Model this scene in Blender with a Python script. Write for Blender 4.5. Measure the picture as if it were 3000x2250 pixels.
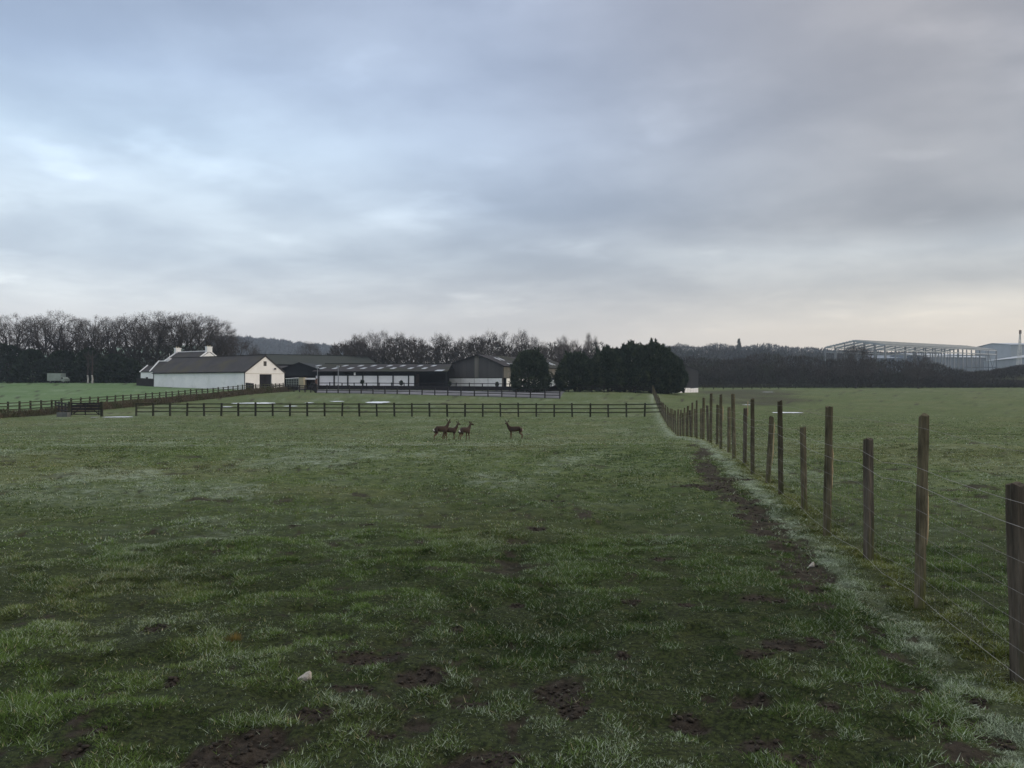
import bpy, bmesh, math, random
import numpy as np
from mathutils import Vector, Matrix
from mathutils.geometry import tessellate_polygon

for o in list(bpy.data.objects):
    bpy.data.objects.remove(o, do_unlink=True)
SC = bpy.context.scene
COL = SC.collection

# ------------------------------------------------------------------ camera
EYE = 1.575
FPX = 2430.0                      # focal length in pixels of the 3000 px wide photograph
cam_d = bpy.data.cameras.new('camera')
cam_d.sensor_fit = 'HORIZONTAL'
cam_d.sensor_width = 36.0
cam_d.lens = 36.0 * FPX / 3000.0
cam_d.clip_start = 0.1
cam_d.clip_end = 8000
cam = bpy.data.objects.new('camera', cam_d)
COL.objects.link(cam)
cam.location = (0, 0, EYE)
cam.rotation_euler = (math.radians(90), 0, 0)
SC.camera = cam

# ------------------------------------------------------------------ sky and sun
HAZE = 0.00022
SUN_EL, SUN_AZ = math.radians(13), math.radians(82)     # azimuth from +Y towards +X
SUN_STRENGTH, SUN_ANGLE = 1.5, 12
NISHITA = 0.08
W = bpy.data.worlds.new('World')
SC.world = W
W.use_nodes = True
wn, wl = W.node_tree.nodes, W.node_tree.links
wn.clear()

def nd(tree, kind, **kw):
    n = tree.nodes.new(kind)
    for k, v in kw.items():
        if k == 'inp':
            for i, val in v.items():
                n.inputs[i].default_value = val
        else:
            setattr(n, k, v)
    return n

def ramp_set(node, stops, interp='LINEAR'):
    cr = node.color_ramp
    cr.interpolation = interp
    while len(cr.elements) > 1:
        cr.elements.remove(cr.elements[-1])
    cr.elements[0].position = stops[0][0]
    cr.elements[0].color = tuple(stops[0][1]) + (1,)
    for p, c in stops[1:]:
        e = cr.elements.new(p)
        e.color = tuple(c) + (1,)

def build_world():
    T = W.node_tree
    L = T.links.new
    def math_(op, a, b=None, c=None, clamp=False):
        n = T.nodes.new('ShaderNodeMath'); n.operation = op; n.use_clamp = clamp
        for i, v in enumerate((a, b, c)):
            if v is None: continue
            if isinstance(v, (int, float)): n.inputs[i].default_value = v
            else: L(v, n.inputs[i])
        return n.outputs[0]
    def smooth(v, a, b):
        n = T.nodes.new('ShaderNodeMapRange'); n.interpolation_type = 'SMOOTHSTEP'
        L(v, n.inputs[0]); n.inputs[1].default_value = a; n.inputs[2].default_value = b
        return n.outputs[0]
    def mix(f, a, b, mode='MIX'):
        n = T.nodes.new('ShaderNodeMix'); n.data_type = 'RGBA'; n.blend_type = mode
        if isinstance(f, (int, float)): n.inputs[0].default_value = f
        else: L(f, n.inputs[0])
        for i, v in ((6, a), (7, b)):
            if isinstance(v, tuple): n.inputs[i].default_value = v + (1,)
            else: L(v, n.inputs[i])
        return n.outputs[2]
    tc = T.nodes.new('ShaderNodeTexCoord')
    sp = T.nodes.new('ShaderNodeSeparateXYZ'); L(tc.outputs['Generated'], sp.inputs[0])
    x, y, z = sp.outputs
    zc = math_('MAXIMUM', z, 0.0)
    el = math_('ARCSINE', zc)
    az = math_('ARCTAN2', x, y)
    # cloud deck seen in perspective
    inv = math_('DIVIDE', 1.0, math_('ADD', zc, 0.17))
    px, py = math_('MULTIPLY', x, inv), math_('MULTIPLY', y, inv)
    cb = T.nodes.new('ShaderNodeCombineXYZ'); L(px, cb.inputs[0]); L(py, cb.inputs[1])
    mp = T.nodes.new('ShaderNodeMapping'); L(cb.outputs[0], mp.inputs[0])
    mp.inputs['Rotation'].default_value = (0, 0, math.radians(24))
    mp.inputs['Scale'].default_value = (0.95, 1.0, 1)
    mp.inputs['Location'].default_value = (3.1, 7.4, 0)
    def noise(scale, detail, rough, dist, loc=None):
        n = T.nodes.new('ShaderNodeTexNoise'); L(mp.outputs[0], n.inputs['Vector'])
        n.inputs['Scale'].default_value = scale; n.inputs['Detail'].default_value = detail
        n.inputs['Roughness'].default_value = rough; n.inputs['Distortion'].default_value = dist
        return n.outputs[0]
    n1 = noise(0.95, 7, 0.50, 0.2)
    n2 = noise(2.7, 6, 0.52, 0.25)
    nn = math_('ADD', math_('MULTIPLY', n1, 0.72), math_('MULTIPLY', n2, 0.28))
    cl = smooth(nn, 0.36, 0.66)
    # colour of the overcast by elevation: right side (grey) and left side (blue, brighter)
    def ramp(v, stops):
        n = T.nodes.new('ShaderNodeValToRGB'); L(v, n.inputs[0]); ramp_set(n, stops); return n.outputs[0]
    e01 = math_('DIVIDE', el, 1.5708)  # top stops, above the view, are raised to light the white walls
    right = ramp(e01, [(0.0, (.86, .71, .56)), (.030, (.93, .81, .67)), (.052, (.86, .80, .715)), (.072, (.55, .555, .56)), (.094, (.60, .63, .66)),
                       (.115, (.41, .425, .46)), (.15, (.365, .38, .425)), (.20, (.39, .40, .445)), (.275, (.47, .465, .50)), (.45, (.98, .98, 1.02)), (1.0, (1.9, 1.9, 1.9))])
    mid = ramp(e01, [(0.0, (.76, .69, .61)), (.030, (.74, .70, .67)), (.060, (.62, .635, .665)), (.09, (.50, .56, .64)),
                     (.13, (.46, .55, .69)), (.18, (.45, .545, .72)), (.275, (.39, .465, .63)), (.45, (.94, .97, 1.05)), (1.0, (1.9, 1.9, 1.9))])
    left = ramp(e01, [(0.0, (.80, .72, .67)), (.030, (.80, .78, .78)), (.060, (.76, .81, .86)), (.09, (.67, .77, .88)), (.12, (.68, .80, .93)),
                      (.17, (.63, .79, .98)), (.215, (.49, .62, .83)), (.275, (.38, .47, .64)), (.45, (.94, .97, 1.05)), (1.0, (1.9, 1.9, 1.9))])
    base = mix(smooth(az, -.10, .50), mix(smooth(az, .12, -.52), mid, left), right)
    dark = mix(1.0, base, (.87, .88, .90), 'MULTIPLY')
    lite = mix(1.0, base, (1.30, 1.28, 1.23), 'MULTIPLY')
    cloud = mix(cl, dark, lite)
    brk = smooth(noise(2.3, 6, 0.5, 0.2), 0.56, 0.72)
    cloud = mix(math_('MULTIPLY', brk, 0.34), cloud, mix(1.0, cloud, (1.55, 1.52, 1.46), 'MULTIPLY'))
    # calmer towards the horizon
    calm = smooth(el, 0.03, 0.12)
    cloud = mix(calm, base, cloud)
    sky = T.nodes.new('ShaderNodeTexSky'); sky.sky_type = 'NISHITA'; sky.sun_disc = False
    sky.sun_elevation = SUN_EL; sky.sun_rotation = SUN_AZ
    nsc = mix(1.0, sky.outputs[0], (NISHITA, NISHITA, NISHITA), 'MULTIPLY')
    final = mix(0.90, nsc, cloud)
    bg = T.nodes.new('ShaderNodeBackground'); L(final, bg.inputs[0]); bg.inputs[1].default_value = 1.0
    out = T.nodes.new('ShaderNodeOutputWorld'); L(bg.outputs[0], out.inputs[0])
build_world()

sun_d = bpy.data.lights.new('sun', 'SUN')
sun_d.energy = SUN_STRENGTH
sun_d.angle = math.radians(SUN_ANGLE)
sun_d.color = (1.0, 0.86, 0.70)
sun = bpy.data.objects.new('sun', sun_d)
COL.objects.link(sun)
sdir = Vector((math.sin(SUN_AZ) * math.cos(SUN_EL), math.cos(SUN_AZ) * math.cos(SUN_EL), math.sin(SUN_EL)))
sun.rotation_euler = sdir.to_track_quat('Z', 'Y').to_euler()
sun.location = (60, 10, 40)

SC.view_settings.view_transform = 'Standard'
SC.view_settings.look = 'None'
SC.view_settings.exposure = 0.0
SC.view_settings.gamma = 1.0
SC.view_settings.use_curve_mapping = False
SC.render.engine = 'CYCLES'
SC.cycles.max_bounces = 5
SC.cycles.volume_bounces = 0
SC.cycles.use_denoising = True

# ------------------------------------------------------------------ helpers
rng = np.random.default_rng(11)
R = random.Random(5)

def sstep(v, a, b):
    t = np.clip((v - a) / (b - a), 0, 1)
    return t * t * (3 - 2 * t)

def vnoise(x, y, seed=0):
    x = np.asarray(x, float); y = np.asarray(y, float)
    xi = np.floor(x).astype(np.int64); yi = np.floor(y).astype(np.int64)
    fx = x - xi; fy = y - yi
    fx = fx * fx * (3 - 2 * fx); fy = fy * fy * (3 - 2 * fy)
    def h(a, b):
        n = (a * 374761393 + b * 668265263 + seed * 974711) & 0xffffffff
        n = ((n ^ (n >> 13)) * 1274126177) & 0xffffffff
        n = ((n ^ (n >> 16)) * 2246822519) & 0xffffffff
        return (n ^ (n >> 15)) / 4294967295.0
    a = h(xi, yi); b = h(xi + 1, yi); c = h(xi, yi + 1); d = h(xi + 1, yi + 1)
    return (a * (1 - fx) + b * fx) * (1 - fy) + (c * (1 - fx) + d * fx) * fy

def fbm(x, y, octv=4, seed=0, gain=.5):
    s = 0; a = 1; n = 0
    for i in range(octv):
        s = s + a * vnoise(x * 2 ** i, y * 2 ** i, seed + i * 17); n += a; a *= gain
    return s / n

# terrain: the pasture is level by the camera, dips, and rises again to the farm
K_C = [(0, 0), (18, 0), (20, -.02), (22, -.09), (25, -.225), (30, -.54), (35, -.845), (40, -1.14), (44, -1.33), (50, -1.47), (60, -1.60), (79, -1.50),
       (100, -.95), (125, .03), (150, .5), (180, .8), (250, 1.3), (500, 4), (900, 9), (2000, 12)]
K_R = [(0, 0), (19, 0), (22, -.03), (25, -.12), (30, -.34), (35, -.60), (44, -1.10), (60, -1.40), (80, -1.30), (110, -.9),
       (150, -.3), (250, .45), (400, 2.0), (600, 8), (900, 26), (1300, 31), (2000, 31)]
K_L = [(0, 0), (19, 0), (22, -.09), (25, -.225), (30, -.54), (35, -.84), (40, -1.12), (46, -1.36), (60, -1.55), (80, -1.52), (100, -.95),
       (130, .0), (170, 1.05), (195, 1.9), (220, 2.4), (500, 6), (900, 9), (2000, 12)]

def gz(X, Y):
    X = np.asarray(X, float); Y = np.asarray(Y, float)
    t = X / np.maximum(Y, 1.0)
    Yc = np.maximum(Y, 0)
    f = lambda k: np.interp(Yc, [a for a, b in k], [b for a, b in k])
    wl = sstep(-t, .28, .45); wr = sstep(t, .12, .25)
    z = f(K_C) * (1 - wl - wr) + f(K_L) * wl + f(K_R) * wr
    z = z + 59 * np.exp(-.5 * ((X + 575) / 285) ** 2 - .5 * ((Y - 1480) / 230) ** 2)
    z = z + 7.5 * np.exp(-.5 * ((X - 190) / 26) ** 2 - .5 * ((Y - 285) / 14) ** 2)
    return z

def g(x, y):
    return float(gz(x, y))

def at(sx, sy, Y):
    """world point seen at photo pixel (sx, sy) at distance Y"""
    return Vector(((sx - 1500) / FPX * Y, Y, EYE + (1125 - sy) / FPX * Y))

def on(sx, Y):
    X = (sx - 1500) / FPX * Y
    return Vector((X, Y, g(X, Y)))

def hit(sx, sy, y0=2.0, y1=400):
    """ground point seen at a photo pixel"""
    Ys = np.arange(y0, y1, .1)
    X = (sx - 1500) / FPX * Ys
    d = (EYE + (1125 - sy) / FPX * Ys) - gz(X, Ys)
    k = np.argmax(d < 0)
    if d[k] >= 0: k = len(Ys) - 1
    return Vector((X[k], Ys[k], g(X[k], Ys[k])))

class MB:
    def __init__(s):
        s.v, s.f, s.m = [], [], []
    def face(s, pts, m=0):
        i = len(s.v)
        s.v += [tuple(p) for p in pts]
        s.f.append(tuple(range(i, i + len(pts)))); s.m.append(m)
    def hexa(s, b, t, m=0):
        """bottom quad b, top quad t, same winding"""
        i = len(s.v)
        s.v += [tuple(p) for p in b] + [tuple(p) for p in t]
        for q in ((3, 2, 1, 0), (4, 5, 6, 7), (0, 1, 5, 4), (1, 2, 6, 5), (2, 3, 7, 6), (3, 0, 4, 7)):
            s.f.append(tuple(i + k for k in q)); s.m.append(m)
    def box(s, c, d, rz=0, m=0):
        """centre, full sizes, rotation about z"""
        ca, sa = math.cos(rz), math.sin(rz)
        P = lambda x, y, z: (c[0] + x * ca - y * sa, c[1] + x * sa + y * ca, c[2] + z)
        x, y, z = d[0] / 2, d[1] / 2, d[2] / 2
        s.hexa([P(-x, -y, -z), P(x, -y, -z), P(x, y, -z), P(-x, y, -z)], [P(-x, -y, z), P(x, -y, z), P(x, y, z), P(-x, y, z)], m)
    def bar(s, p, q, w, h, up=(0, 0, 1), m=0):
        p, q = Vector(p), Vector(q)
        d = (q - p).normalized()
        sd = d.cross(Vector(up))
        if sd.length < 1e-4: sd = d.cross(Vector((1, 0, 0)))
        sd.normalize(); u = sd.cross(d).normalized()
        a, b = sd * w / 2, u * h / 2
        s.hexa([p - a - b, p + a - b, p + a + b, p - a + b], [q - a - b, q + a - b, q + a + b, q - a + b], m)
    def tube(s, pts, rad, n=6, cap=True, m=0):
        i0 = len(s.v)
        pts = [Vector(p) for p in pts]
        for k, p in enumerate(pts):
            d = (pts[min(k + 1, len(pts) - 1)] - pts[max(k - 1, 0)]).normalized()
            a = d.orthogonal().normalized() if abs(d.z) > .95 else d.cross(Vector((0, 0, 1))).normalized()
            b = d.cross(a)
            r = rad[k] if isinstance(rad, (list, tuple)) else rad
            for j in range(n):
                t = 2 * math.pi * j / n
                s.v.append(tuple(p + a * r * math.cos(t) + b * r * math.sin(t)))
        for k in range(len(pts) - 1):
            for j in range(n):
                q = i0 + k * n; j2 = (j + 1) % n
                s.f.append((q + j, q + j2, q + n + j2, q + n + j)); s.m.append(m)
        if cap:
            s.f.append(tuple(i0 + j for j in range(n))[::-1]); s.m.append(m)
            q = i0 + (len(pts) - 1) * n
            s.f.append(tuple(q + j for j in range(n))); s.m.append(m)
    def slab(s, p, th, m=0):
        """a quad (list of 4 points) given thickness th along its normal, downwards"""
        p = [Vector(q) for q in p]
        nrm = (p[1] - p[0]).cross(p[2] - p[0]).normalized()
        if nrm.z < 0: nrm = -nrm
        s.hexa([q - nrm * th for q in p], p, m)
    def holed(s, O, u, w, outline, holes, th, m=0):
        """wall plate: 2-D outline with holes in the plane (u, up) from O, thickness th along -w"""
        O, u, w = Vector(O), Vector(u), Vector(w)
        up = Vector((0, 0, 1))
        loops = [outline] + holes
        flat = [Vector((a, b, 0)) for lp in loops for a, b in lp]
        tris = tessellate_polygon([[Vector((a, b, 0)) for a, b in lp] for lp in loops])
        P = lambda q, k: tuple(O + u * q.x + up * q.y - w * (th * k))
        i = len(s.v)
        s.v += [P(q, 0) for q in flat] + [P(q, 1) for q in flat]
        n = len(flat)
        for a, b, c in tris:
            s.f.append((i + a, i + b, i + c)); s.m.append(m)
            s.f.append((i + n + c, i + n + b, i + n + a)); s.m.append(m)
        k = 0
        for lp in loops:
            for j in range(len(lp)):
                a, b = k + j, k + (j + 1) % len(lp)
                s.f.append((i + a, i + b, i + n + b, i + n + a)); s.m.append(m)
            k += len(lp)
    def mesh(s, name, off=(0, 0, 0)):
        me = bpy.data.meshes.new(name)
        ox, oy, oz = off
        me.from_pydata([(a - ox, b - oy, c - oz) for a, b, c in s.v], [], s.f)
        return me
    def build(s, name, mat, parent=None, label=None, loc=None, smooth=False, recalc=True):
        """verts are world coordinates; the object's origin goes to its parent's origin (or loc)"""
        off = origin(parent) if parent is not None else Vector(loc or (0, 0, 0))
        me = s.mesh(name, off)
        if recalc and len(s.f) < 20000:
            bm = bmesh.new(); bm.from_mesh(me); bmesh.ops.recalc_face_normals(bm, faces=bm.faces); bm.to_mesh(me); bm.free()
        mats = mat if isinstance(mat, (list, tuple)) else [mat]
        for q in mats: me.materials.append(q)
        if len(mats) > 1: me.polygons.foreach_set('material_index', s.m)
        if smooth: me.polygons.foreach_set('use_smooth', [True] * len(me.polygons))
        o = bpy.data.objects.new(name, me)
        COL.objects.link(o)
        if parent is not None:
            o.parent = parent
            ORI[o.name] = origin(parent)
        else:
            o.location = off
            ORI[o.name] = Vector(off)
        if label: o['label'] = label
        return o

ORI = {}
def origin(o):
    return ORI[o.name]

def thing(name, label, cat, loc, group=None, kind=None):
    o = bpy.data.objects.new(name, None)
    o.empty_display_size = .3
    COL.objects.link(o)
    o.location = loc
    ORI[o.name] = Vector(loc)
    return tag(o, label, cat, group, kind)

def tag(o, label=None, cat=None, group=None, kind=None):
    if label: o['label'] = label
    if cat: o['category'] = cat
    if group: o['group'] = group
    if kind: o['kind'] = kind
    return o

def inst(name, me, parent, p, rot=None, scale=None, label=None):
    """child object sharing mesh data, placed at world point p"""
    o = bpy.data.objects.new(name, me)
    COL.objects.link(o)
    if parent is not None:
        o.parent = parent
        o.location = Vector(p) - origin(parent)
    else:
        o.location = p
    if rot is not None: o.rotation_euler = rot
    if scale is not None: o.scale = scale
    if label: o['label'] = label
    return o

# ------------------------------------------------------------------ materials
def mat(name, c1, c2=None, scale=3.0, rough=.9, bump=0.0, bscale=None, detail=5, stretch=(1, 1, 1), spec=.2, metal=0.0,
        c3=None, s3=.6, coord='Object', lo=.35, hi=.65, rand=None):
    m = bpy.data.materials.new(name)
    m.use_nodes = True
    T = m.node_tree
    b = T.nodes['Principled BSDF']
    b.inputs['Roughness'].default_value = rough
    b.inputs['Specular IOR Level'].default_value = spec
    b.inputs['Metallic'].default_value = metal
    c2 = c2 or tuple(v * .7 for v in c1)
    tc = T.nodes.new('ShaderNodeTexCoord')
    mp = T.nodes.new('ShaderNodeMapping')
    mp.inputs['Scale'].default_value = stretch
    src = tc.outputs['Object'] if coord == 'Object' else T.nodes.new('ShaderNodeNewGeometry').outputs['Position']
    T.links.new(src, mp.inputs[0])
    n = nd(T, 'ShaderNodeTexNoise', inp={'Scale': scale, 'Detail': detail, 'Roughness': .6})
    T.links.new(mp.outputs[0], n.inputs['Vector'])
    r = T.nodes.new('ShaderNodeValToRGB')
    ramp_set(r, [(lo, c1), (hi, c2)])
    T.links.new(n.outputs[0], r.inputs[0])
    col = r.outputs[0]
    if c3:
        n3 = nd(T, 'ShaderNodeTexNoise', inp={'Scale': s3, 'Detail': 4, 'Roughness': .6})
        T.links.new(mp.outputs[0], n3.inputs['Vector'])
        mr = nd(T, 'ShaderNodeMapRange', inp={1: .5, 2: .68})
        T.links.new(n3.outputs[0], mr.inputs[0])
        mx = nd(T, 'ShaderNodeMix', data_type='RGBA')
        T.links.new(mr.outputs[0], mx.inputs[0]); T.links.new(col, mx.inputs[6]); mx.inputs[7].default_value = tuple(c3) + (1,)
        col = mx.outputs[2]
    if rand:                                   # each piece weathered a little differently
        oi = T.nodes.new('ShaderNodeObjectInfo')
        mr = nd(T, 'ShaderNodeMapRange', inp={3: rand[0], 4: rand[1]}); T.links.new(oi.outputs['Random'], mr.inputs[0])
        mu = nd(T, 'ShaderNodeMix', data_type='RGBA', blend_type='MULTIPLY'); mu.inputs[0].default_value = 1
        T.links.new(col, mu.inputs[6]); T.links.new(mr.outputs[0], mu.inputs[7]); col = mu.outputs[2]
    T.links.new(col, b.inputs['Base Color'])
    if bump:
        nb = nd(T, 'ShaderNodeTexNoise', inp={'Scale': bscale or scale * 4, 'Detail': 6})
        T.links.new(mp.outputs[0], nb.inputs['Vector'])
        bp = nd(T, 'ShaderNodeBump', inp={'Strength': bump, 'Distance': .05})
        T.links.new(nb.outputs[0], bp.inputs['Height'])
        T.links.new(bp.outputs[0], b.inputs['Normal'])
    return m

M = {}
M['white_render'] = mat('white_render', (.85, .85, .85), (.74, .75, .76), .35, bump=.2, bscale=9, c3=(.69, .70, .69), s3=.5)
M['cream_render'] = mat('cream_render', (.86, .85, .82), (.78, .77, .74), .6, bump=.15, bscale=9)
M['white_paint'] = mat('white_paint', (.80, .80, .81), (.68, .68, .69), 1.2)
M['panel_white'] = mat('panel_white', (.84, .83, .86), (.75, .74, .78), .7)
M['slate'] = mat('slate', (.046, .044, .046), (.034, .033, .035), .5, .85, .3, 7, c3=(.055, .05, .03), s3=.16)
M['dark_sheet'] = mat('dark_sheet', (.020, .024, .028), (.014, .017, .020), .5)
M['roof_sheet'] = mat('roof_sheet', (.044, .041, .044), (.032, .031, .034), .35, .95, .15, c3=(.03, .033, .023), s3=.12, spec=.08)
M['moss_roof'] = mat('moss_roof', (.022, .028, .025), (.030, .034, .028), .3)
M['skylight'] = mat('skylight', (.30, .32, .34), (.23, .25, .27), 2, .35, spec=.5)
M['shed_board'] = mat('shed_board', (.055, .052, .054), (.085, .082, .080), .35, stretch=(1, 1, .08), lo=.3, hi=.7)
M['tan_board'] = mat('tan_board', (.165, .155, .135), (.11, .105, .092), .8, stretch=(1, 1, .1))
M['door_dark'] = mat('door_dark', (.016, .016, .02), (.010, .010, .013), 1)
M['glass_dark'] = mat('glass_dark', (.02, .022, .026), (.03, .03, .034), 1, .15, spec=.6)
M['rail_wood'] = mat('rail_wood', (.035, .036, .022), (.022, .023, .016), 2, bump=.3, c3=(.045, .055, .02), s3=1.2, rand=(.75, 1.6))
M['rail_dark'] = mat('rail_dark', (.030, .028, .028), (.018, .017, .018), 2)
M['kickboard'] = mat('kickboard', (.022, .021, .024), (.014, .014, .016), 2)
M['post_wood'] = mat('post_wood', (.112, .098, .062), (.040, .035, .023), 18, .95, 1.0, 30, stretch=(1, 1, .16), c3=(.085, .095, .028), s3=5.5, rand=(.7, 1.5))
M['post_grey'] = mat('post_grey', (.098, .083, .064), (.036, .031, .024), 20, .95, 1.0, 34, stretch=(1, 1, .10), c3=(.070, .072, .028), s3=4.0, rand=(.8, 1.5))
M['lit_split_wood'] = mat('lit_split_wood', (.50, .40, .26), (.36, .27, .16), 12, stretch=(1, 1, .2), bump=.3)  # split wood, paled to carry the low sun on post edges
M['wire'] = mat('wire', (.30, .29, .27), (.19, .18, .165), 20, .55, metal=.3)
M['net_wire'] = mat('net_wire', (.24, .23, .21), (.15, .145, .135), 20, .6, metal=.3)
M['bark'] = mat('bark', (.045, .040, .036), (.026, .024, .022), 2.5, bump=.4)
M['pale_bark'] = mat('pale_bark', (.52, .50, .46), (.22, .21, .20), 1.6)
M['twig'] = mat('twig', (.062, .052, .047), (.042, .037, .035), .4, coord='Object')
M['twig_red'] = mat('twig_red', (.075, .055, .048), (.05, .04, .037), .4)
M['scrub'] = mat('scrub', (.050, .042, .036), (.028, .027, .024), .25, coord='W', c3=(.034, .040, .024), s3=.12)
M['far_wood'] = mat('far_wood', (.050, .047, .042), (.028, .030, .027), .05, coord='W', c3=(.03, .038, .028), s3=.02)
M['cypress'] = mat('cypress', (.042, .064, .042), (.014, .024, .017), 2.2, c3=(.064, .084, .046), s3=.7)
M['evergreen'] = mat('evergreen', (.032, .050, .028), (.012, .021, .014), 1.1)
M['bramble'] = mat('bramble', (.115, .090, .062), (.062, .055, .036), 1.5, coord='W', c3=(.045, .055, .022), s3=.5)
M['steel'] = mat('steel', (.20, .225, .25), (.16, .18, .20), .3, .6, metal=.2)
M['steel_light'] = mat('steel_light', (.34, .37, .39), (.27, .30, .32), .3, .6)
M['clad_blue'] = mat('clad_blue', (.17, .20, .24), (.13, .155, .19), .1, .6)
M['clad_pale'] = mat('clad_pale', (.36, .39, .43), (.29, .32, .355), .1, .6)
M['crane'] = mat('crane', (.62, .62, .60), (.48, .48, .46), .5)
M['crane_dark'] = mat('crane_dark', (.10, .06, .05), (.06, .04, .04), .5)
M['sand'] = mat('sand', (.088, .088, .094), (.060, .061, .066), .25, .85, .2, 3, coord='W', c3=(.20, .20, .22), s3=.1)
M['yard'] = mat('yard', (.075, .068, .062), (.045, .042, .040), .4, .9, .2, coord='W')
M['trailer_paint'] = mat('trailer_paint', (.30, .34, .31), (.22, .25, .22), .8)
M['tan_paint'] = mat('tan_paint', (.40, .36, .26), (.30, .27, .19), .8)
M['rubber'] = mat('rubber', (.014, .014, .014), (.02, .02, .02), 3)
M['bin_plastic'] = mat('bin_plastic', (.018, .020, .028), (.028, .030, .038), 2, .6)
M['rust'] = mat('rust', (.075, .040, .030), (.05, .03, .024), 1.2)
M['grey_box'] = mat('grey_box', (.16, .165, .16), (.10, .105, .10), 2)
M['blue_bin'] = mat('blue_bin', (.03, .055, .075), (.02, .04, .05), 2)
M['stone'] = mat('stone', (.40, .37, .33), (.27, .25, .22), 9, bump=.5, bscale=30)
M['deer_coat'] = mat('deer_coat', (.050, .032, .024), (.030, .021, .017), 5)
M['deer_leg'] = mat('deer_leg', (.115, .068, .040), (.085, .05, .03), 5)
M['deer_white'] = mat('deer_white', (.68, .64, .58), (.55, .52, .47), 9)
M['deer_dark'] = mat('deer_dark', (.012, .010, .009), (.018, .014, .012), 9)
M['soil'] = mat('soil', (.046, .037, .029), (.015, .012, .009), 40, coord='W', bump=.4)
M['straw'] = mat('straw', (.19, .135, .035), (.11, .075, .02), 9)

def water_mat():
    m = bpy.data.materials.new('water'); m.use_nodes = True
    b = m.node_tree.nodes['Principled BSDF']
    b.inputs['Base Color'].default_value = (.10, .11, .11, 1)
    b.inputs['Roughness'].default_value = .03
    b.inputs['Specular IOR Level'].default_value = .9
    T = m.node_tree
    tc = T.nodes.new('ShaderNodeTexCoord')
    n = nd(T, 'ShaderNodeTexNoise', inp={'Scale': 2.0, 'Detail': 4})
    T.links.new(tc.outputs['Object'], n.inputs['Vector'])
    bp = nd(T, 'ShaderNodeBump', inp={'Strength': .004, 'Distance': .02})
    T.links.new(n.outputs[0], bp.inputs['Height']); T.links.new(bp.outputs[0], b.inputs['Normal'])
    return m
M['water'] = water_mat()
M['ice'] = mat('ice', (.74, .77, .80), (.60, .64, .68), 1.4, .25, spec=.6)
# ------------------------------------------------------------------ ground cover maps (what grows where)
FA, FB = 1.97, .155                 # wire fence line  X = FA + FB * Y
def fence_d(X, Y):
    return (X - FA - FB * Y) / math.hypot(1, FB)

LP0, LD = (-47.4, 78.0), (.142, 1.0)  # left paddock fence
MUD = []                            # ellipses on the level foreground, from photo positions (2212 px wide view)
for x, y, rx, ry in [(800, 1412, 85, 14), (925, 1458, 62, 24), (765, 1487, 45, 9), (1000, 1512, 60, 11), (1215, 1500, 62, 26),
                     (1235, 1535, 30, 14), (548, 1612, 95, 30), (455, 1640, 55, 16), (1035, 1642, 75, 26), (835, 1582, 40, 14),
                     (668, 1550, 42, 9), (1480, 1556, 40, 17), (1892, 1363, 22, 15), (1758, 1394, 18, 10), (1690, 1400, 45, 14),
                     (1640, 1418, 30, 8), (1612, 1522, 42, 15), (1650, 1610, 55, 20), (1720, 1640, 60, 16), (1500, 1308, 36, 8),
                     (1640, 1298, 50, 6), (2148, 1590, 45, 18), (2040, 1562, 30, 9), (1790, 1530, 26, 12), (1345, 1412, 22, 6),
                     (1280, 1395, 20, 5), (160, 1632, 30, 9), (370, 1478, 14, 4), (330, 1362, 22, 4), (1180, 1224, 26, 4),
                     (640, 1134, 20, 3), (790, 1131, 22, 3), (1190, 1080, 26, 3), (1360, 1302, 20, 4), (1430, 1212, 30, 3),
                     (1560, 1180, 34, 3), (1575, 1035, 46, 6), (1520, 1052, 50, 4), (2110, 1512, 20, 7), (1990, 1480, 20, 6),
                     (1775, 1272, 18, 5), (210, 1590, 16, 6), (1120, 1300, 16, 4), (985, 1356, 14, 4), (1160, 1140, 18, 3)]:
    yc = EYE * 1792 / (y - 829.5)
    xc = (x - 1106) / 1792 * yc
    a = rx / 1792 * yc
    b = yc * ry / (y - 829.5)
    MUD.append((xc, yc, a, max(b, .07)))

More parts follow.
